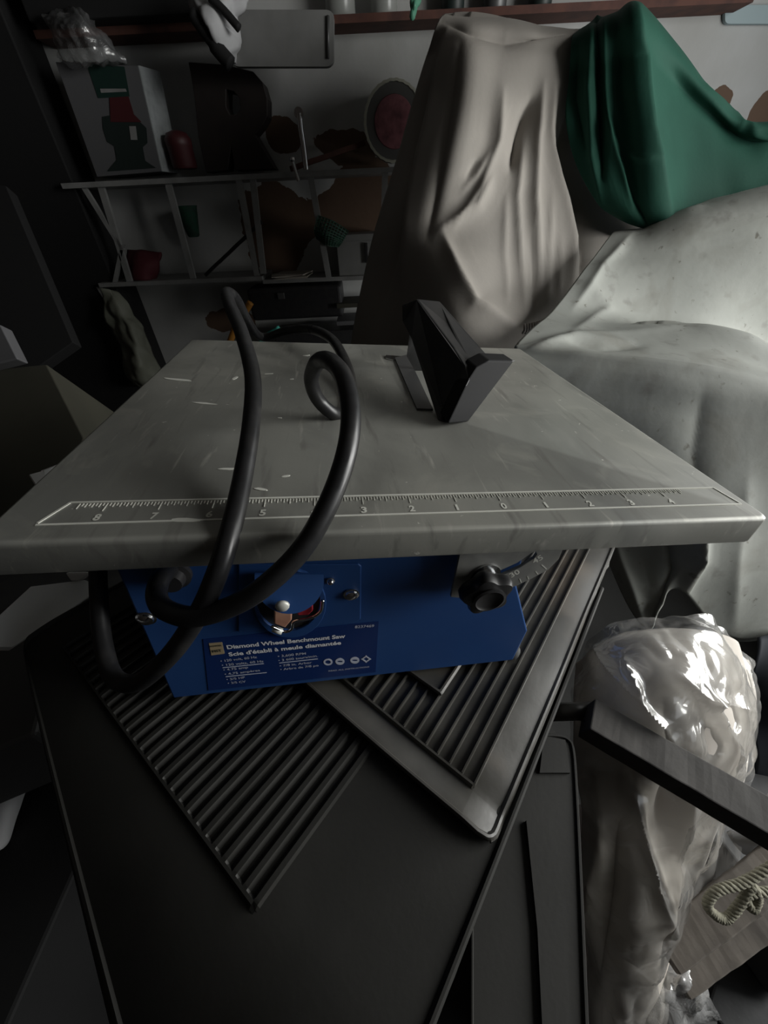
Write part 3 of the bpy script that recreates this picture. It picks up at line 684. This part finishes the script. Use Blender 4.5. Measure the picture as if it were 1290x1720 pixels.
folds = [([(1060, 1300), (1090, 1420), (1112, 1560)], 10, .010), ([(1040, 1400), (1030, 1500), (1005, 1640)], 18, -.016), ([(1000, 1250), (1010, 1400), (990, 1560)], 12, .010),
         ([(1110, 1180), (1130, 1280), (1115, 1400)], 14, -.010)]
gv, gf = net(rows, 16, 18, folds, rough=.012, rscale=12)
tag(solid(link('cloth_bundle', gv, gf, 'tan_cloth'), .004), 'pale tan folded cloth packed inside the clear plastic bag', 'cloth')
rows = [
 [(968, 1105, .42), (985, 1075, .40), (1050, 1042, .40), (1130, 1030, .41), (1200, 1040, .42), (1262, 1110, .46)],
 [(955, 1160, .38), (1010, 1130, .36), (1070, 1110, .34), (1150, 1100, .34), (1225, 1110, .36), (1272, 1150, .44)],
 [(960, 1240, .36), (1010, 1240, .34), (1080, 1230, .325), (1160, 1220, .33), (1240, 1225, .35), (1276, 1230, .44)],
 [(972, 1340, .36), (1015, 1340, .34), (1080, 1340, .325), (1150, 1340, .33), (1215, 1340, .36), (1254, 1350, .44)],
 [(978, 1450, .38), (1010, 1450, .355), (1065, 1450, .34), (1120, 1450, .345), (1180, 1455, .38), (1212, 1460, .45)],
 [(982, 1590, .40), (1010, 1590, .366), (1060, 1600, .35), (1105, 1600, .352), (1125, 1600, .375), (1135, 1600, .46)],
 [(984, 1760, .42), (1010, 1760, .38), (1050, 1760, .365), (1095, 1760, .375), (1120, 1760, .39), (1130, 1760, .44)]]
folds = [([(990, 1080), (1050, 1150), (1130, 1250)], 8, .010), ([(1050, 1100), (1080, 1180)], 6, .008), ([(1180, 1150), (1230, 1250), (1200, 1360)], 9, .010), ([(1070, 1350), (1100, 1470), (1115, 1580)], 6, .008),
         ([(1130, 1130), (1180, 1170), (1250, 1190)], 7, .008), ([(1160, 1290), (1140, 1400), (1110, 1560)], 9, .009)]
gv, gf = net(rows, 22, 22, folds, rough=.008, rscale=14, crumple=.006, cscale=18)
tag(link('plastic_bag', gv, gf, 'clear_film', sharp=60), 'big crumpled clear plastic bag right of the mats, below the white tarp', 'bag')
rows = [
 [(1075, 1660, .40), (1110, 1630, .40), (1150, 1610, .41), (1185, 1595, .42)],
 [(1078, 1700, .41), (1115, 1680, .385), (1155, 1660, .385), (1195, 1640, .42)],
 [(1080, 1760, .44), (1115, 1750, .41), (1160, 1745, .41), (1210, 1735, .45)]]
gv, gf = net(rows, 14, 14, [], rough=.01, rscale=14, crumple=.010, cscale=20, seed=4)
tag(link('plastic_sheet', gv, gf, 'cloudy_film', sharp=60), 'loose scrap of cloudy plastic sheet under the tied planks', 'plastic sheet')
# square bar
def bar(pa, pb, wa, wb, th, m, name, label, cat, group=None, nseg=26, wob=.0012):
    a, b_ = V(pa), V(pb); d = (b_-a).normalized(); up_ = V((0, 0, 1)); s = d.cross(up_).normalized(); n_ = s.cross(d)
    v = []; f = []
    for i in range(nseg+1):
        t = i/nseg; c = a.lerp(b_, t); w_ = wa+(wb-wa)*t
        for k, (x, y) in enumerate(((-1, -1), (1, -1), (1, 1), (-1, 1))):
            jit = wob*noise.noise(V((t*9, k*3.1, len(label)))); v.append(c+s*(x*w_/2+jit)+n_*(y*th/2+jit))
    for i in range(nseg):
        for k in range(4): q = i*4+k; q2 = i*4+(k+1) % 4; f.append((q, q2, q2+4, q+4))
    f.append((3, 2, 1, 0)); f.append(tuple(range(nseg*4, nseg*4+4)))
    o = bevel(link(name, v, f, m, smooth=False), .0012, 2); return tag(o, label, cat, group)
bar(P(985, 1205, .335), P(1320, 1400, .29), .029, .029, .022, 'bar_wood', 'wooden_bar', 'rough dark wooden bar slanting across the plastic bag to the right edge', 'bar')
mb = MB(); mb.add(*tube([P(925, 1196, .345), P(1000, 1194, .35)], .0075, 16)); tag(mb.build('plastic_pipe', 'mat_rubber'), 'short grey round pipe stub between the mats and the wooden bar', 'pipe')
bar(P(1115, 1600, .385), P(1320, 1445, .41), .031, .036, .016, 'plank_wood', 'wooden_plank', 'upper brown plank of the rope-tied pair at lower right', 'plank', 'planks tied with rope')
bar(P(1133, 1642, .405), P(1335, 1492, .43), .031, .037, .016, 'plank_wood', 'wooden_plank', 'lower brown plank of the rope-tied pair at lower right', 'plank', 'planks tied with rope')
def twist(path, rr, tw_=.9, n=3):
    mb = MB(); pts = smoothpath(path, 12); m = len(pts)
    for s in range(n):
        o = []
        for i, p in enumerate(pts):
            t = (pts[min(i+1, m-1)]-pts[max(i-1, 0)]).normalized(); u = t.cross(V((0, 0, 1))).normalized(); w_ = t.cross(u); a = i*tw_+s*2*math.pi/n
            o.append(p+(u*math.cos(a)+w_*math.sin(a))*rr*.55)
        mb.add(*tube(o, rr*.6, 6))
    return mb
mb = twist([P(x, y, .372) for x, y in ((1330, 1432), (1285, 1462), (1245, 1484), (1205, 1496), (1188, 1518), (1200, 1536), (1220, 1543), (1242, 1520), (1262, 1490), (1272, 1506), (1264, 1526), (1252, 1504), (1290, 1498), (1335, 1496))], .0042)
tag(mb.build('rope', 'rope_fibre'), 'pale twisted rope knotted around the two planks', 'rope')
# worn painted crate pieces
mb = MB(); mb.add(*boxw((0, 0, 0), (.1, .12, .09)))
def obox(name, c, size, rot, m, label, cat, bev=.003):
    R_ = Matrix.Rotation(rot[2], 3, 'Z') @ Matrix.Rotation(rot[1], 3, 'Y') @ Matrix.Rotation(rot[0], 3, 'X')
    v, f = boxw([-s/2 for s in size], [s/2 for s in size]); v = [V(c)+R_ @ V(p) for p in v]
    return tag(bevel(link(name, v, f, m, smooth=False), bev), label, cat)
obox('painted_block', P(1290, 1690, .52), (.16, .14, .10), (0, 0, .7), 'flaked_paint', 'black block with flaking white paint below the tied planks', 'block')
obox('storage_crate', P(1285, 1430, .56), (.20, .22, .12), (0, .1, .3), 'flaked_paint', 'dark paint-spattered crate between the plastic bag and the planks', 'crate')
rows = [[(1275, 1070, .60), (1330, 1060, .6), (1400, 1060, .62)], [(1262, 1150, .58), (1330, 1150, .55), (1400, 1150, .55)], [(1262, 1230, .56), (1330, 1230, .54), (1400, 1230, .54)], [(1262, 1300, .60), (1330, 1300, .58), (1400, 1300, .58)]]
gv, gf = net(rows, 10, 10, [], rough=.02, rscale=12)
tag(solid(link('navy_cloth', gv, gf, 'navy_cloth'), .004), 'dark navy cloth at the right edge behind the clear bag', 'cloth')
rows = [[(1240, 1375, .44), (1300, 1330, .44), (1400, 1290, .44)], [(1225, 1405, .43), (1300, 1400, .42), (1400, 1380, .41)], [(1245, 1425, .46), (1300, 1440, .46), (1400, 1440, .46)]]
gv, gf = net(rows, 10, 8, [], rough=.006, rscale=14)
tag(solid(link('white_rag', gv, gf, 'grey_white_cloth'), .003), 'folded pale rag beneath the wooden bar at the right edge', 'rag')

# ================================================================ WALL SHELF (left back)
SY = 1.60
def zat(px, py, y=SY): return PY(px, py, y).z
shelf = thing('wall_shelf', 'grey two-level metal wall shelf with thin uprights, left of the covers', 'shelf', V((PY(380, 470, SY).x, 1.7, PY(380, 480, SY).z)))
def board(name, pl, pr, th, y0, y1, m, parent):
    a = PY(*pl, y0); b_ = PY(*pr, y0); v = [a, b_, V((b_.x, y1, b_.z)), V((a.x, y1, a.z))]; mb = MB(); mb.add(*prism(v, (0, 0, -th))); return bevel(mb.build(name, m, parent, smooth=False), .001)
board('shelf_board', (101, 308), (662, 280), .013, SY, WY, 'shelf_metal', shelf)
board('shelf_board', (164, 476), (440, 464), .013, SY, WY, 'shelf_metal', shelf)
board('shelf_board', (440, 470), (640, 462), .013, SY+.02, WY, 'shelf_metal', shelf)
def post(px0, py0, px1, py1, w_, y0=SY+.01, m='shelf_metal', parent=shelf, name='upright', th=.012, y1=None):
    a = PY(px0, py0, y0); b_ = PY(px1, py1, y0 if y1 is None else y1); mb = MB()
    v = [a+V((-w_/2, 0, 0)), a+V((w_/2, 0, 0)), a+V((w_/2, th, 0)), a+V((-w_/2, th, 0)), b_+V((-w_/2, 0, 0)), b_+V((w_/2, 0, 0)), b_+V((w_/2, th, 0)), b_+V((-w_/2, th, 0))]
    mb.add(*hexa(v)); return mb.build(name, m, parent, smooth=False)
for q in ((168, 312, 218, 476), (281, 306, 324, 468), (400, 300, 432, 466), (424, 300, 442, 460), (521, 294, 552, 466), (647, 288, 645, 360)): post(*q, .019)
post(138, 312, 205, 420, .014, name='brace'); post(205, 412, 192, 474, .014, name='brace'); post(165, 482, 260, 640, .016, name='brace', y0=SY+.02)
# router box
bx = thing('tool_box_carton', 'white cardboard tool carton with a dark router printed on front, on the wall shelf', 'carton', PY(215, 300, 1.62))
fr = [(96, 108), (232, 113), (270, 283), (160, 297)]
fy = 1.62; fp = [PY(x, y, fy) for x, y in fr]
fp = [PY(93, 104, fy), PY(231, 110, fy), PY(271, 288, fy), PY(163, 297, fy)]
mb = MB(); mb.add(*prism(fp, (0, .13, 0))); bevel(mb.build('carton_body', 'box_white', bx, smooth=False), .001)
s0 = [PY(231, 110, fy), PY(271, 288, fy)]
mb = MB(); v = [s0[0]+V((.001, 0, 0)), s0[1]+V((.001, 0, 0)), s0[1]+V((.012, .12, 0)), s0[0]+V((.012, .12, .01))]; mb.add(*prism(v, (.003, 0, 0))); mb.build('carton_side', 'box_side', bx, smooth=False)
def onbox(name, pix, m, lift=.001, parent=bx):
    mb = MB(); mb.add(*prism([PY(x, y, fy-lift) for x, y in pix], (0, -.0006, 0))); return mb.build(name, m, parent, smooth=False)
onbox('label_panel', [(146, 108), (209, 112), (218, 162), (165, 165)], 'print_green')
onbox('label_stripe', [(168, 149), (211, 149), (213, 154), (170, 156)], 'shelf_metal', .002)
onbox('printed_motor', [(184, 164), (216, 162), (225, 192), (238, 205), (186, 205)], 'print_red', .002)
onbox('printed_router', [(172, 196), (195, 192), (228, 198), (246, 215), (248, 240), (240, 247), (244, 270), (262, 282), (180, 288), (196, 268), (192, 245), (180, 238), (173, 215)], 'print_dark', .0015)
onbox('printed_badge', [(217, 212), (228, 212), (231, 235), (220, 235)], 'shelf_metal', .003)
rows = [[(78, 20, 1.68, PY), (105, 2, 1.7, PY), (128, -8, 1.7, PY), (150, 10, 1.72, PY)], [(72, 32, 1.6, PY), (105, 30, 1.56, PY), (135, 25, 1.56, PY), (165, 48, 1.62, PY)],
        [(88, 62, 1.6, PY), (118, 62, 1.55, PY), (155, 60, 1.55, PY), (192, 78, 1.62, PY)], [(98, 100, 1.62, PY), (130, 104, 1.57, PY), (170, 104, 1.57, PY), (212, 104, 1.62, PY)], [(110, 112, 1.7, PY), (140, 108, 1.7, PY), (180, 108, 1.7, PY), (215, 108, 1.72, PY)]]
gv, gf = net(rows, 14, 12, [], crumple=.010, cscale=22, rough=.006, seed=9)
tag(link('plastic_bag', gv, gf, 'thin_film', sharp=50), 'crumpled clear plastic bag on top of the tool carton, upper left', 'bag')
# letter R
ly = 1.66
def lp(x, y): return PY(x, y, ly)
mb = MB()
outer = [(316, 104), (372, 108), (400, 114), (425, 120), (441, 138), (449, 165), (449, 195), (440, 212), (428, 226), (462, 284), (395, 286), (388, 245), (383, 286), (346, 290), (333, 230), (326, 160), (320, 124)]
hole = [(380, 150), (392, 153), (402, 165), (404, 182), (397, 192), (386, 192), (380, 180)]
mb.add(*prism([lp(*q) for q in outer], (0, .07, 0), [[lp(*q) for q in hole]]))
tag(bevel(mb.build('letter_r', 'letter_brown', smooth=False), .002), 'big dark brown block letter R standing on the wall shelf', 'letter')
# small red tin behind
mb = MB(); c = PY(312, 284, 1.66); rr = .037
mb.add(*lathe([(rr*.9, 0), (rr, .006), (rr, .05), (rr*1.04, .052), (rr*1.04, .068), (rr*.8, .082), (rr*.3, .088), (.001, .089)], c, (0, 0, 1), 24))
tag(mb.build('red_jar', 'print_red', sharp=40), 'small dark red round jar between the carton and the letter', 'jar')
# cookie tin lid, leaning on the wall
tin = thing('round_tin', 'round tin with scalloped cream rim and dull red centre, on the wall shelf', 'tin', PY(660, 276, 1.70))
c = PY(662, 206, 1.68); R0 = (PY(662, 134, 1.68)-PY(662, 277, 1.68)).length/2
ax = V((0, -1, 0.05))
mb = MB(); mb.add(*lathe([(R0*.97, -.04), (R0, 0), (R0*1.0, .006), (R0*.93, .007), (R0*.92, .003)], c, ax, 96, lambda a: 1+.012*math.cos(30*a))); mb.build('tin_rim', 'tin_cream', tin, sharp=40)
mb = MB(); mb.add(*lathe([(R0*.92, .0), (R0*.92, .0045), (R0*.70, .0045)], c, ax, 48)); mb.build('tin_band', 'tin_grey', tin, sharp=40)
mb = MB(); mb.add(*lathe([(R0*.66, .004), (R0*.64, .008), (R0*.3, .010), (.001, .010)], c, ax, 48)); mb.build('tin_centre', 'tin_red', tin, sharp=60)
# spanner
mb = MB(); pts = [PY(x, y, 1.585) for x, y in ((503, 190), (505, 215), (510, 250), (514, 285))]; mb.add(*tube(smoothpath(pts, 6), [.012, .0125]+[.008]*17 if False else .0078, 10))
mb.add(*lathe([(.013, -.006), (.013, .006)], PY(502, 190, 1.585), (0, 1, .1), 20))
tag(mb.build('spanner', 'chrome', sharp=40), 'shiny steel spanner hanging upright in front of the upper shelf', 'spanner')
mb = MB(); mb.add(*tube([PY(492, 272, 1.575), PY(502, 304, 1.575)], .006, 8)); mb.add(*lathe([(.008, 0), (.010, .004), (.008, .010)], PY(492, 272, 1.575), (0, 0, 1), 12))
tag(mb.build('shelf_hook', 'chrome', sharp=40), 'small bright metal hook on the shelf edge beside the spanner', 'hook')
bar(PY(488, 284, 1.63), PY(612, 240, 1.72), .014, .014, .014, 'rust_wood', 'wooden_stick', 'thin reddish brown stick lying between the letter and the round tin', 'stick')
bar(PY(345, 462, 1.64), PY(440, 372, 1.62), .012, .010, .010, 'black_rubber', 'pry_bar', 'black bar leaning diagonally on the lower shelf', 'bar')
# woven things, cloths, boxes on lower shelf
mb = MB()
def basket(px, py, w0, w1, h, y, n=24):
    c = PY(px, py, y); return lathe([(w1*.8, 0), (w1, .004), (w0, h), (w0*1.06, h+.004), (w0*.98, h+.005), (w1*.9, .012)], c, (0, 0, 1), n)
v, f = basket(326, 398, .036, .020, .082, 1.70); mb.add(v, f); tag(mb.build('woven_basket', 'green_weave', sharp=40), 'small dark green woven basket hanging under the upper shelf', 'basket')
rows = [[(534, 362, 1.60, PY), (560, 372, 1.60, PY), (585, 388, 1.64, PY)], [(528, 385, 1.58, PY), (552, 395, 1.57, PY), (575, 405, 1.62, PY)], [(532, 400, 1.60, PY), (550, 412, 1.59, PY), (568, 414, 1.64, PY)]]
gv, gf = net(rows, 5, 5); o = link('wire_basket', gv, gf, 'green_weave'); wf = o.modifiers.new('w', 'WIREFRAME'); wf.thickness = .006
tag(o, 'small dark green wire mesh basket hanging beside the grey box', 'basket')
rows = [[(214, 420, 1.70, PY), (240, 422, 1.68, PY), (272, 426, 1.70, PY)], [(216, 445, 1.66, PY), (240, 445, 1.63, PY), (268, 440, 1.67, PY)], [(222, 472, 1.66, PY), (242, 472, 1.62, PY), (262, 470, 1.66, PY)]]
gv, gf = net(rows, 8, 8, rough=.012, rscale=20); tag(solid(link('red_cloth', gv, gf, 'red_cloth'), .012), 'crumpled dark red cloth at the left end of the lower shelf', 'cloth')
gb = thing('grey_box', 'dark grey lidded box at the right end of the lower shelf', 'box', PY(605, 466, 1.68))
a = PY(570, 466, 1.64); c = PY(632, 396, 1.64); mb = MB(); mb.add(*boxw((a.x, 1.64, a.z), (c.x, 1.76, c.z))); bevel(mb.build('box_body', 'tray_grey', gb, smooth=False), .003)
mb = MB(); mb.add(*boxw((a.x-.006, 1.634, c.z-.012), (c.x+.006, 1.765, c.z+.008))); bevel(mb.build('lid', 'tray_grey', gb, smooth=False), .003)
mb = MB(); q = PY(616, 425, 1.632); mb.add(*boxw((q.x-.006, 1.628, q.z-.03), (q.x+.006, 1.636, q.z+.03))); bevel(mb.build('handle', 'black_plastic', gb, smooth=False), .002)
for i, (dx, rz) in enumerate(((0, .1), (.01, -.08), (-.012, .2), (.006, -.25))):
    c = PY(490, 466, 1.66); obox('loose_paper', c+V((dx, 0, .003+i*.0035)), (.12, .10, .003), (0, 0, rz), 'paper', ['bottom sheet of the loose papers on the lower shelf', 'second sheet from the bottom of the loose paper pile on the lower shelf', 'third sheet from the bottom of the loose paper pile on the lower shelf', 'top sheet of the loose papers on the lower shelf'][i], 'paper', .0005)['group'] = 'loose papers on the lower shelf'
# brown boards behind the shelf
# black case below shelf
cs = thing('tool_case', 'black tool case hanging under the lower shelf, behind the saw', 'case', PY(500, 545, 1.62))
a = PY(425, 540, 1.60); c = PY(572, 478, 1.60); mb = MB(); mb.add(*boxw((a.x, 1.60, a.z), (c.x, 1.74, c.z))); bevel(mb.build('case_body', 'black_plastic', cs, smooth=False), .012, 3)
mb = MB(); q = PY(472, 497, 1.595); mb.add(*boxw((q.x-.012, 1.592, q.z-.01), (q.x+.012, 1.60, q.z+.01))); bevel(mb.build('latch', 'steel_dark', cs, smooth=False), .001)
# under case: shelf/ledge and stacked things
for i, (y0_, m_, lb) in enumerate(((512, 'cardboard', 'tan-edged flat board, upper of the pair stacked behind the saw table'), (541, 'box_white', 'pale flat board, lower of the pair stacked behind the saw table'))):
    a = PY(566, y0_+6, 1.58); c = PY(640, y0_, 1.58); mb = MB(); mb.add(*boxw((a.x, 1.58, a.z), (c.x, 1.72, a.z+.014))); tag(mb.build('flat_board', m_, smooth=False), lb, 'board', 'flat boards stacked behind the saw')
zb_ = PY(605, 553, 1.58).z; obox('black_cabinet', V((PY(605, 553, 1.58).x-.12, 1.65, zb_/2)), (.42, .14, zb_), (0, 0, 0), 'black_plastic', 'black cabinet under the flat boards behind the saw table', 'cabinet', .004)
mb = MB(); mb.add(*tube(smoothpath([PY(x, y, 1.5) for x, y in ((386, 575), (398, 545), (414, 520), (421, 508))], 6), .011, 10)); tag(mb.build('yellow_strap', 'yellow_plastic'), 'short yellow plastic handle sticking up behind the table edge', 'handle')
mb = MB(); mb.add(*tube(smoothpath([PY(x, y, .80) for x, y in ((436, 572), (448, 565), (470, 552))], 6), .006, 10)); tag(mb.build('teal_hose', 'teal_plastic'), 'short teal hose end lying behind the table beside the cord', 'hose')
# hanging cream bag left
rows = [[(170, 484, 1.56, PY), (185, 486, 1.56, PY), (196, 488, 1.58, PY)], [(174, 530, 1.55, PY), (200, 525, 1.53, PY), (222, 520, 1.57, PY)], [(190, 565, 1.55, PY), (220, 560, 1.51, PY), (244, 560, 1.57, PY)],
        [(206, 600, 1.55, PY), (232, 600, 1.50, PY), (262, 605, 1.57, PY)], [(210, 632, 1.56, PY), (238, 640, 1.50, PY), (285, 640, 1.57, PY)], [(225, 645, 1.60, PY), (250, 652, 1.58, PY), (285, 652, 1.62, PY)]]
gv, gf = net(rows, 10, 8, crumple=.012, cscale=14, rough=.012); tag(solid(link('cream_bag', gv, gf, 'bag_cream'), .004), 'limp cream plastic bag hanging from the left end of the shelf', 'bag')

# ---------------- things along the top of the wall
ts = thing('top_shelf', 'reddish brown wooden shelf along the top of the back wall', 'shelf', PY(800, 22, 1.58))
a = PY(560, 40, 1.69)
mb = MB(); v = [V((-.9, 1.69, a.z)), V((1.1, 1.69, a.z)), V((1.1, WY, a.z)), V((-.9, WY, a.z))]; mb.add(*prism(v, (0, 0, .016))); mb.build('shelf_plank', 'rust_wood', ts, smooth=False)
ZT = a.z+.016
# wall tray
def rrect(x0, y0, x1, y1, rr, Yp, n=5):
    o = []
    for cx, cy, a0 in ((x1-rr, y1-rr, 0), (x0+rr, y1-rr, 90), (x0+rr, y0+rr, 180), (x1-rr, y0+rr, 270)):
        for k in range(n+1): t = math.radians(a0+90*k/n); o.append(PY(cx+rr*math.cos(t), cy+rr*math.sin(t), Yp))
    return o
tr = thing('plastic_tray', 'grey rounded plastic tray hanging on the back wall under the top shelf', 'tray', PY(480, 112, 1.56))
mb = MB(); mb.add(*prism(rrect(388, 16, 561, 112, 14, 1.565), (0, .02, 0))); bevel(mb.build('tray_body', 'tray_grey', tr, smooth=False), .004, 3)
mb = MB(); mb.add(*tube([PY(551, 26, 1.562), PY(551, 98, 1.562)], .004, 8)); mb.build('tray_rib', 'steel_dark', tr)
tag(bevel(link('blue_tray', *prism(rrect(1218, 8, 1330, 40, 7, 1.765), (0, .012, 0)), 'tray_blue', smooth=False), .003), 'pale blue flat plastic tray on the wall at the upper right', 'tray')
# white and black cloth hanging
rows = [[(318, -20, 1.56, PY), (350, -20, 1.52, PY), (385, -20, 1.52, PY), (418, -20, 1.56, PY)], [(320, 15, 1.55, PY), (348, 15, 1.50, PY), (382, 20, 1.50, PY), (412, 15, 1.55, PY)], [(335, 45, 1.55, PY), (358, 45, 1.50, PY), (384, 50, 1.50, PY), (404, 50, 1.55, PY)],
        [(352, 70, 1.56, PY), (370, 72, 1.52, PY), (388, 75, 1.52, PY), (402, 78, 1.56, PY)], [(378, 95, 1.57, PY), (386, 100, 1.54, PY), (392, 104, 1.54, PY), (398, 108, 1.57, PY)]]
gv, gf = net(rows, 10, 10, [([(330, 0), (360, 40), (385, 90)], 6, .02), ([(350, -10), (375, 30), (395, 60)], 5, -.03)], rough=.02, rscale=18, crumple=.01, cscale=16); tag(solid(link('white_cloth', gv, gf, 'grey_white_cloth'), .004), 'crumpled grey-white cloth hanging from the top shelf above the letter', 'cloth')
mb = MB(); mb.add(*tube(smoothpath([PY(x, y, 1.50) for x, y in ((322, 22), (345, 55), (368, 85), (388, 108))], 6), [.014]*10+[.018]*9, 10)); mb.add(*tube(smoothpath([PY(x, y, 1.485) for x, y in ((352, -5), (378, 20), (402, 48))], 6), .009, 8))
tag(mb.build('black_strap', 'black_cloth'), 'thick black strap looped around the hanging grey-white cloth', 'strap')
def jar(px, y, rr, h, m, label, lidm=None, group=None):
    x = PY(px, 20, y).x; c = V((x, y, ZT)); t = thing('glass_jar', label, 'jar', c, group=group)
    mb = MB(); mb.add(*lathe([(rr*.9, 0), (rr, .006), (rr, h), (rr*.8, h+.012), (rr*.8, h+.02)], c, (0, 0, 1), 24)); mb.build('jar_body', m, t, sharp=40)
    mb = MB(); mb.add(*lathe([(rr*.86, h+.018), (rr*.86, h+.034), (rr*.1, h+.035)], c, (0, 0, 1), 24)); mb.build('lid', 'steel_dark', t, sharp=40)
jar(572, 1.735, .042, .10, 'glass_jar', 'cloudy jar on the top shelf above the right end of the grey tray', group='jars on the top shelf')
jar(645, 1.735, .038, .09, 'glass_jar', 'cloudy jar on the top shelf left of the green plastic bag', group='jars on the top shelf')
for px, m_, lb in ((760, 'print_dark', 'dark jar on the top shelf, nearest right of the green plastic bag'), (830, 'steel_dark', 'dark steel jar on the top shelf above the taupe cover'), (905, 'print_dark', 'dark jar on the top shelf, furthest right')): jar(px, 1.735, .032, .08, m_, lb, group='jars on the top shelf')
rows = [[(690, -10, 1.56, PY), (700, -12, 1.56, PY), (708, -10, 1.57, PY)], [(688, 10, 1.56, PY), (696, 12, 1.55, PY), (705, 8, 1.57, PY)], [(690, 26, 1.57, PY), (692, 34, 1.56, PY), (696, 26, 1.57, PY)]]
gv, gf = net(rows, 6, 6, crumple=.006, cscale=40); M['bag_green'] = mat('bag_green', (.10, .30, .20), .4); tag(solid(link('green_bag', gv, gf, 'bag_green'), .003), 'small green plastic bag corner hanging off the top shelf', 'bag')
# dark storage on the upper left
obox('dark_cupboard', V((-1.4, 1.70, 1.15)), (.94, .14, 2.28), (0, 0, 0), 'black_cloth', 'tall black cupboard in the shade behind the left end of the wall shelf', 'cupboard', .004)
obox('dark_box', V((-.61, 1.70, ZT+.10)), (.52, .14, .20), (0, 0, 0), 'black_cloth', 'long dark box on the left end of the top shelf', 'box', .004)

# ================================================================ LEFT FOREGROUND / MIDDLE
def slab(name, pix, d, ext, m, label, cat):
    pts = [P(x, y, dd) for (x, y), dd in zip(pix, d)]; mb = MB()
    # best plane: project onto plane of first three
    m_ = len(pts); n_ = (pts[m_//3]-pts[0]).cross(pts[2*m_//3]-pts[0]).normalized(); pts = [p-n_*(p-pts[0]).dot(n_) for p in pts]
    if n_.dot(CAM-pts[0]) > 0: n_ = -n_
    mb.add(*prism(pts, n_*ext)); return tag(bevel(mb.build(name, m, smooth=False), .002), label, cat)
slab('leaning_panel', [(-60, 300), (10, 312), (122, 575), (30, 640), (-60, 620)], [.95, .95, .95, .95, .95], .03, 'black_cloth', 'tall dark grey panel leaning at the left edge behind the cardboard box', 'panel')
slab('cardboard_box', [(-60, 625), (78, 612), (152, 742), (95, 900), (-60, 900)], [.62, .62, .60, .55, .55], .16, 'cardboard', 'olive brown cardboard box left of the saw table', 'carton')
slab('paper_stack', [(-60, 540), (0, 545), (29, 603), (-60, 625)], [.60, .60, .60, .60], .02, 'box_white', 'pale paper sheet at the left edge on top of the brown box', 'paper')
sb = thing('small_carton', 'small open white carton poking out left of the saw table', 'carton', P(90, 830, .46))
def flapf(name, pix, d, m, ext=.003):
    pts = [P(x, y, dd) for (x, y), dd in zip(pix, d)]; n_ = (pts[1]-pts[0]).cross(pts[2]-pts[0]).normalized(); pts = [p-n_*(p-pts[0]).dot(n_) for p in pts]
    if n_.dot(CAM-pts[0]) > 0: n_ = -n_
    mb = MB(); mb.add(*prism(pts, n_*ext)); return mb.build(name, m, sb, smooth=False)
flapf('carton_wall', [(50, 797), (72, 791), (105, 850), (76, 836)], [.40, .41, .41, .40], 'white_card'); flapf('carton_flap', [(74, 790), (120, 772), (130, 782), (150, 850), (92, 828)], [.42, .47, .48, .47, .42], 'white_card')
slab('paper_sheet', [(-60, 1062), (0, 1032), (52, 985), (140, 976), (175, 985), (20, 1088), (-60, 1090)], [.34, .36, .39, .43, .44, .36, .34], .012, 'white_card', 'flat white sheet at the left edge below the saw table', 'panel')
slab('white_offcut', [(108, 962), (156, 961), (133, 976), (118, 976)], [.42]*4, .006, 'white_card', 'little white offcut just under the left corner of the saw table', 'offcut')
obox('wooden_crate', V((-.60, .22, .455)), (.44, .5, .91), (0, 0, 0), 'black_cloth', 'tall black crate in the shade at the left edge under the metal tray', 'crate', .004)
obox('low_crate', V((.26, .06, .34)), (.20, .26, .68), (0, 0, 0), 'dark_wood', 'dark crate under the big clear plastic bag', 'crate', .004)
obox('metal_tray', P(-25, 1180, .48), (.20, .22, .10), (0, 0, .4), 'steel_dark', 'dark metal tray at the left edge below the white sheet', 'tray', .004)
rows = [[(-50, 1330, .50), (0, 1328, .48), (50, 1316, .50)], [(-50, 1370, .47), (0, 1365, .46), (30, 1358, .48)], [(-50, 1440, .46), (-10, 1430, .45), (6, 1410, .47)]]
gv, gf = net(rows, 8, 8, [([(0, 1330), (20, 1350)], 6, .006)], rough=.01, rscale=18); tag(solid(link('grey_rag', gv, gf, 'grey_white_cloth'), .004), 'pale grey rag at the left edge, lower left corner', 'rag')

# ================================================================ CAMERA, LIGHT
cam = bpy.data.cameras.new('camera'); co = bpy.data.objects.new('camera', cam); COL.objects.link(co)
cam.sensor_fit = 'VERTICAL'; cam.sensor_height = 24; cam.lens = 645/1720*24; cam.clip_start = .01
R3 = Matrix((RW.col[0], -RW.col[1], -RW.col[2])).transposed()
co.matrix_world = Matrix.Translation(CAM) @ R3.to_4x4(); S.camera = co
la = bpy.data.lights.new('daylight', 'AREA'); la.shape = 'RECTANGLE'; la.size = OY1-OY0; la.size_y = OZ1-OZ0; la.energy = 108; la.color = (1.0, 1.0, .965)
lo = bpy.data.objects.new('daylight', la); COL.objects.link(lo)
lo.location = (WX+.02, (OY0+OY1)/2, (OZ0+OZ1)/2); lo.rotation_euler = (0, math.radians(90), 0)
wd = bpy.data.worlds.new('world'); S.world = wd; wd.use_nodes = True; bg = wd.node_tree.nodes['Background']; bg.inputs[0].default_value = (.9, .95, 1, 1); bg.inputs[1].default_value = .6
S.view_settings.view_transform = 'Standard'; S.view_settings.look = 'None'; S.view_settings.gamma = 1; S.view_settings.exposure = 0
S.view_settings.use_curve_mapping = False
smudge(M['white_tarp'], (.13, .125, .105), 70, .66, .74, (1, 1, 1), .2, 4)
smudge(M['white_tarp'], (.20, .20, .175), 9, .55, .8, (1, 1, 1), 1, 8)
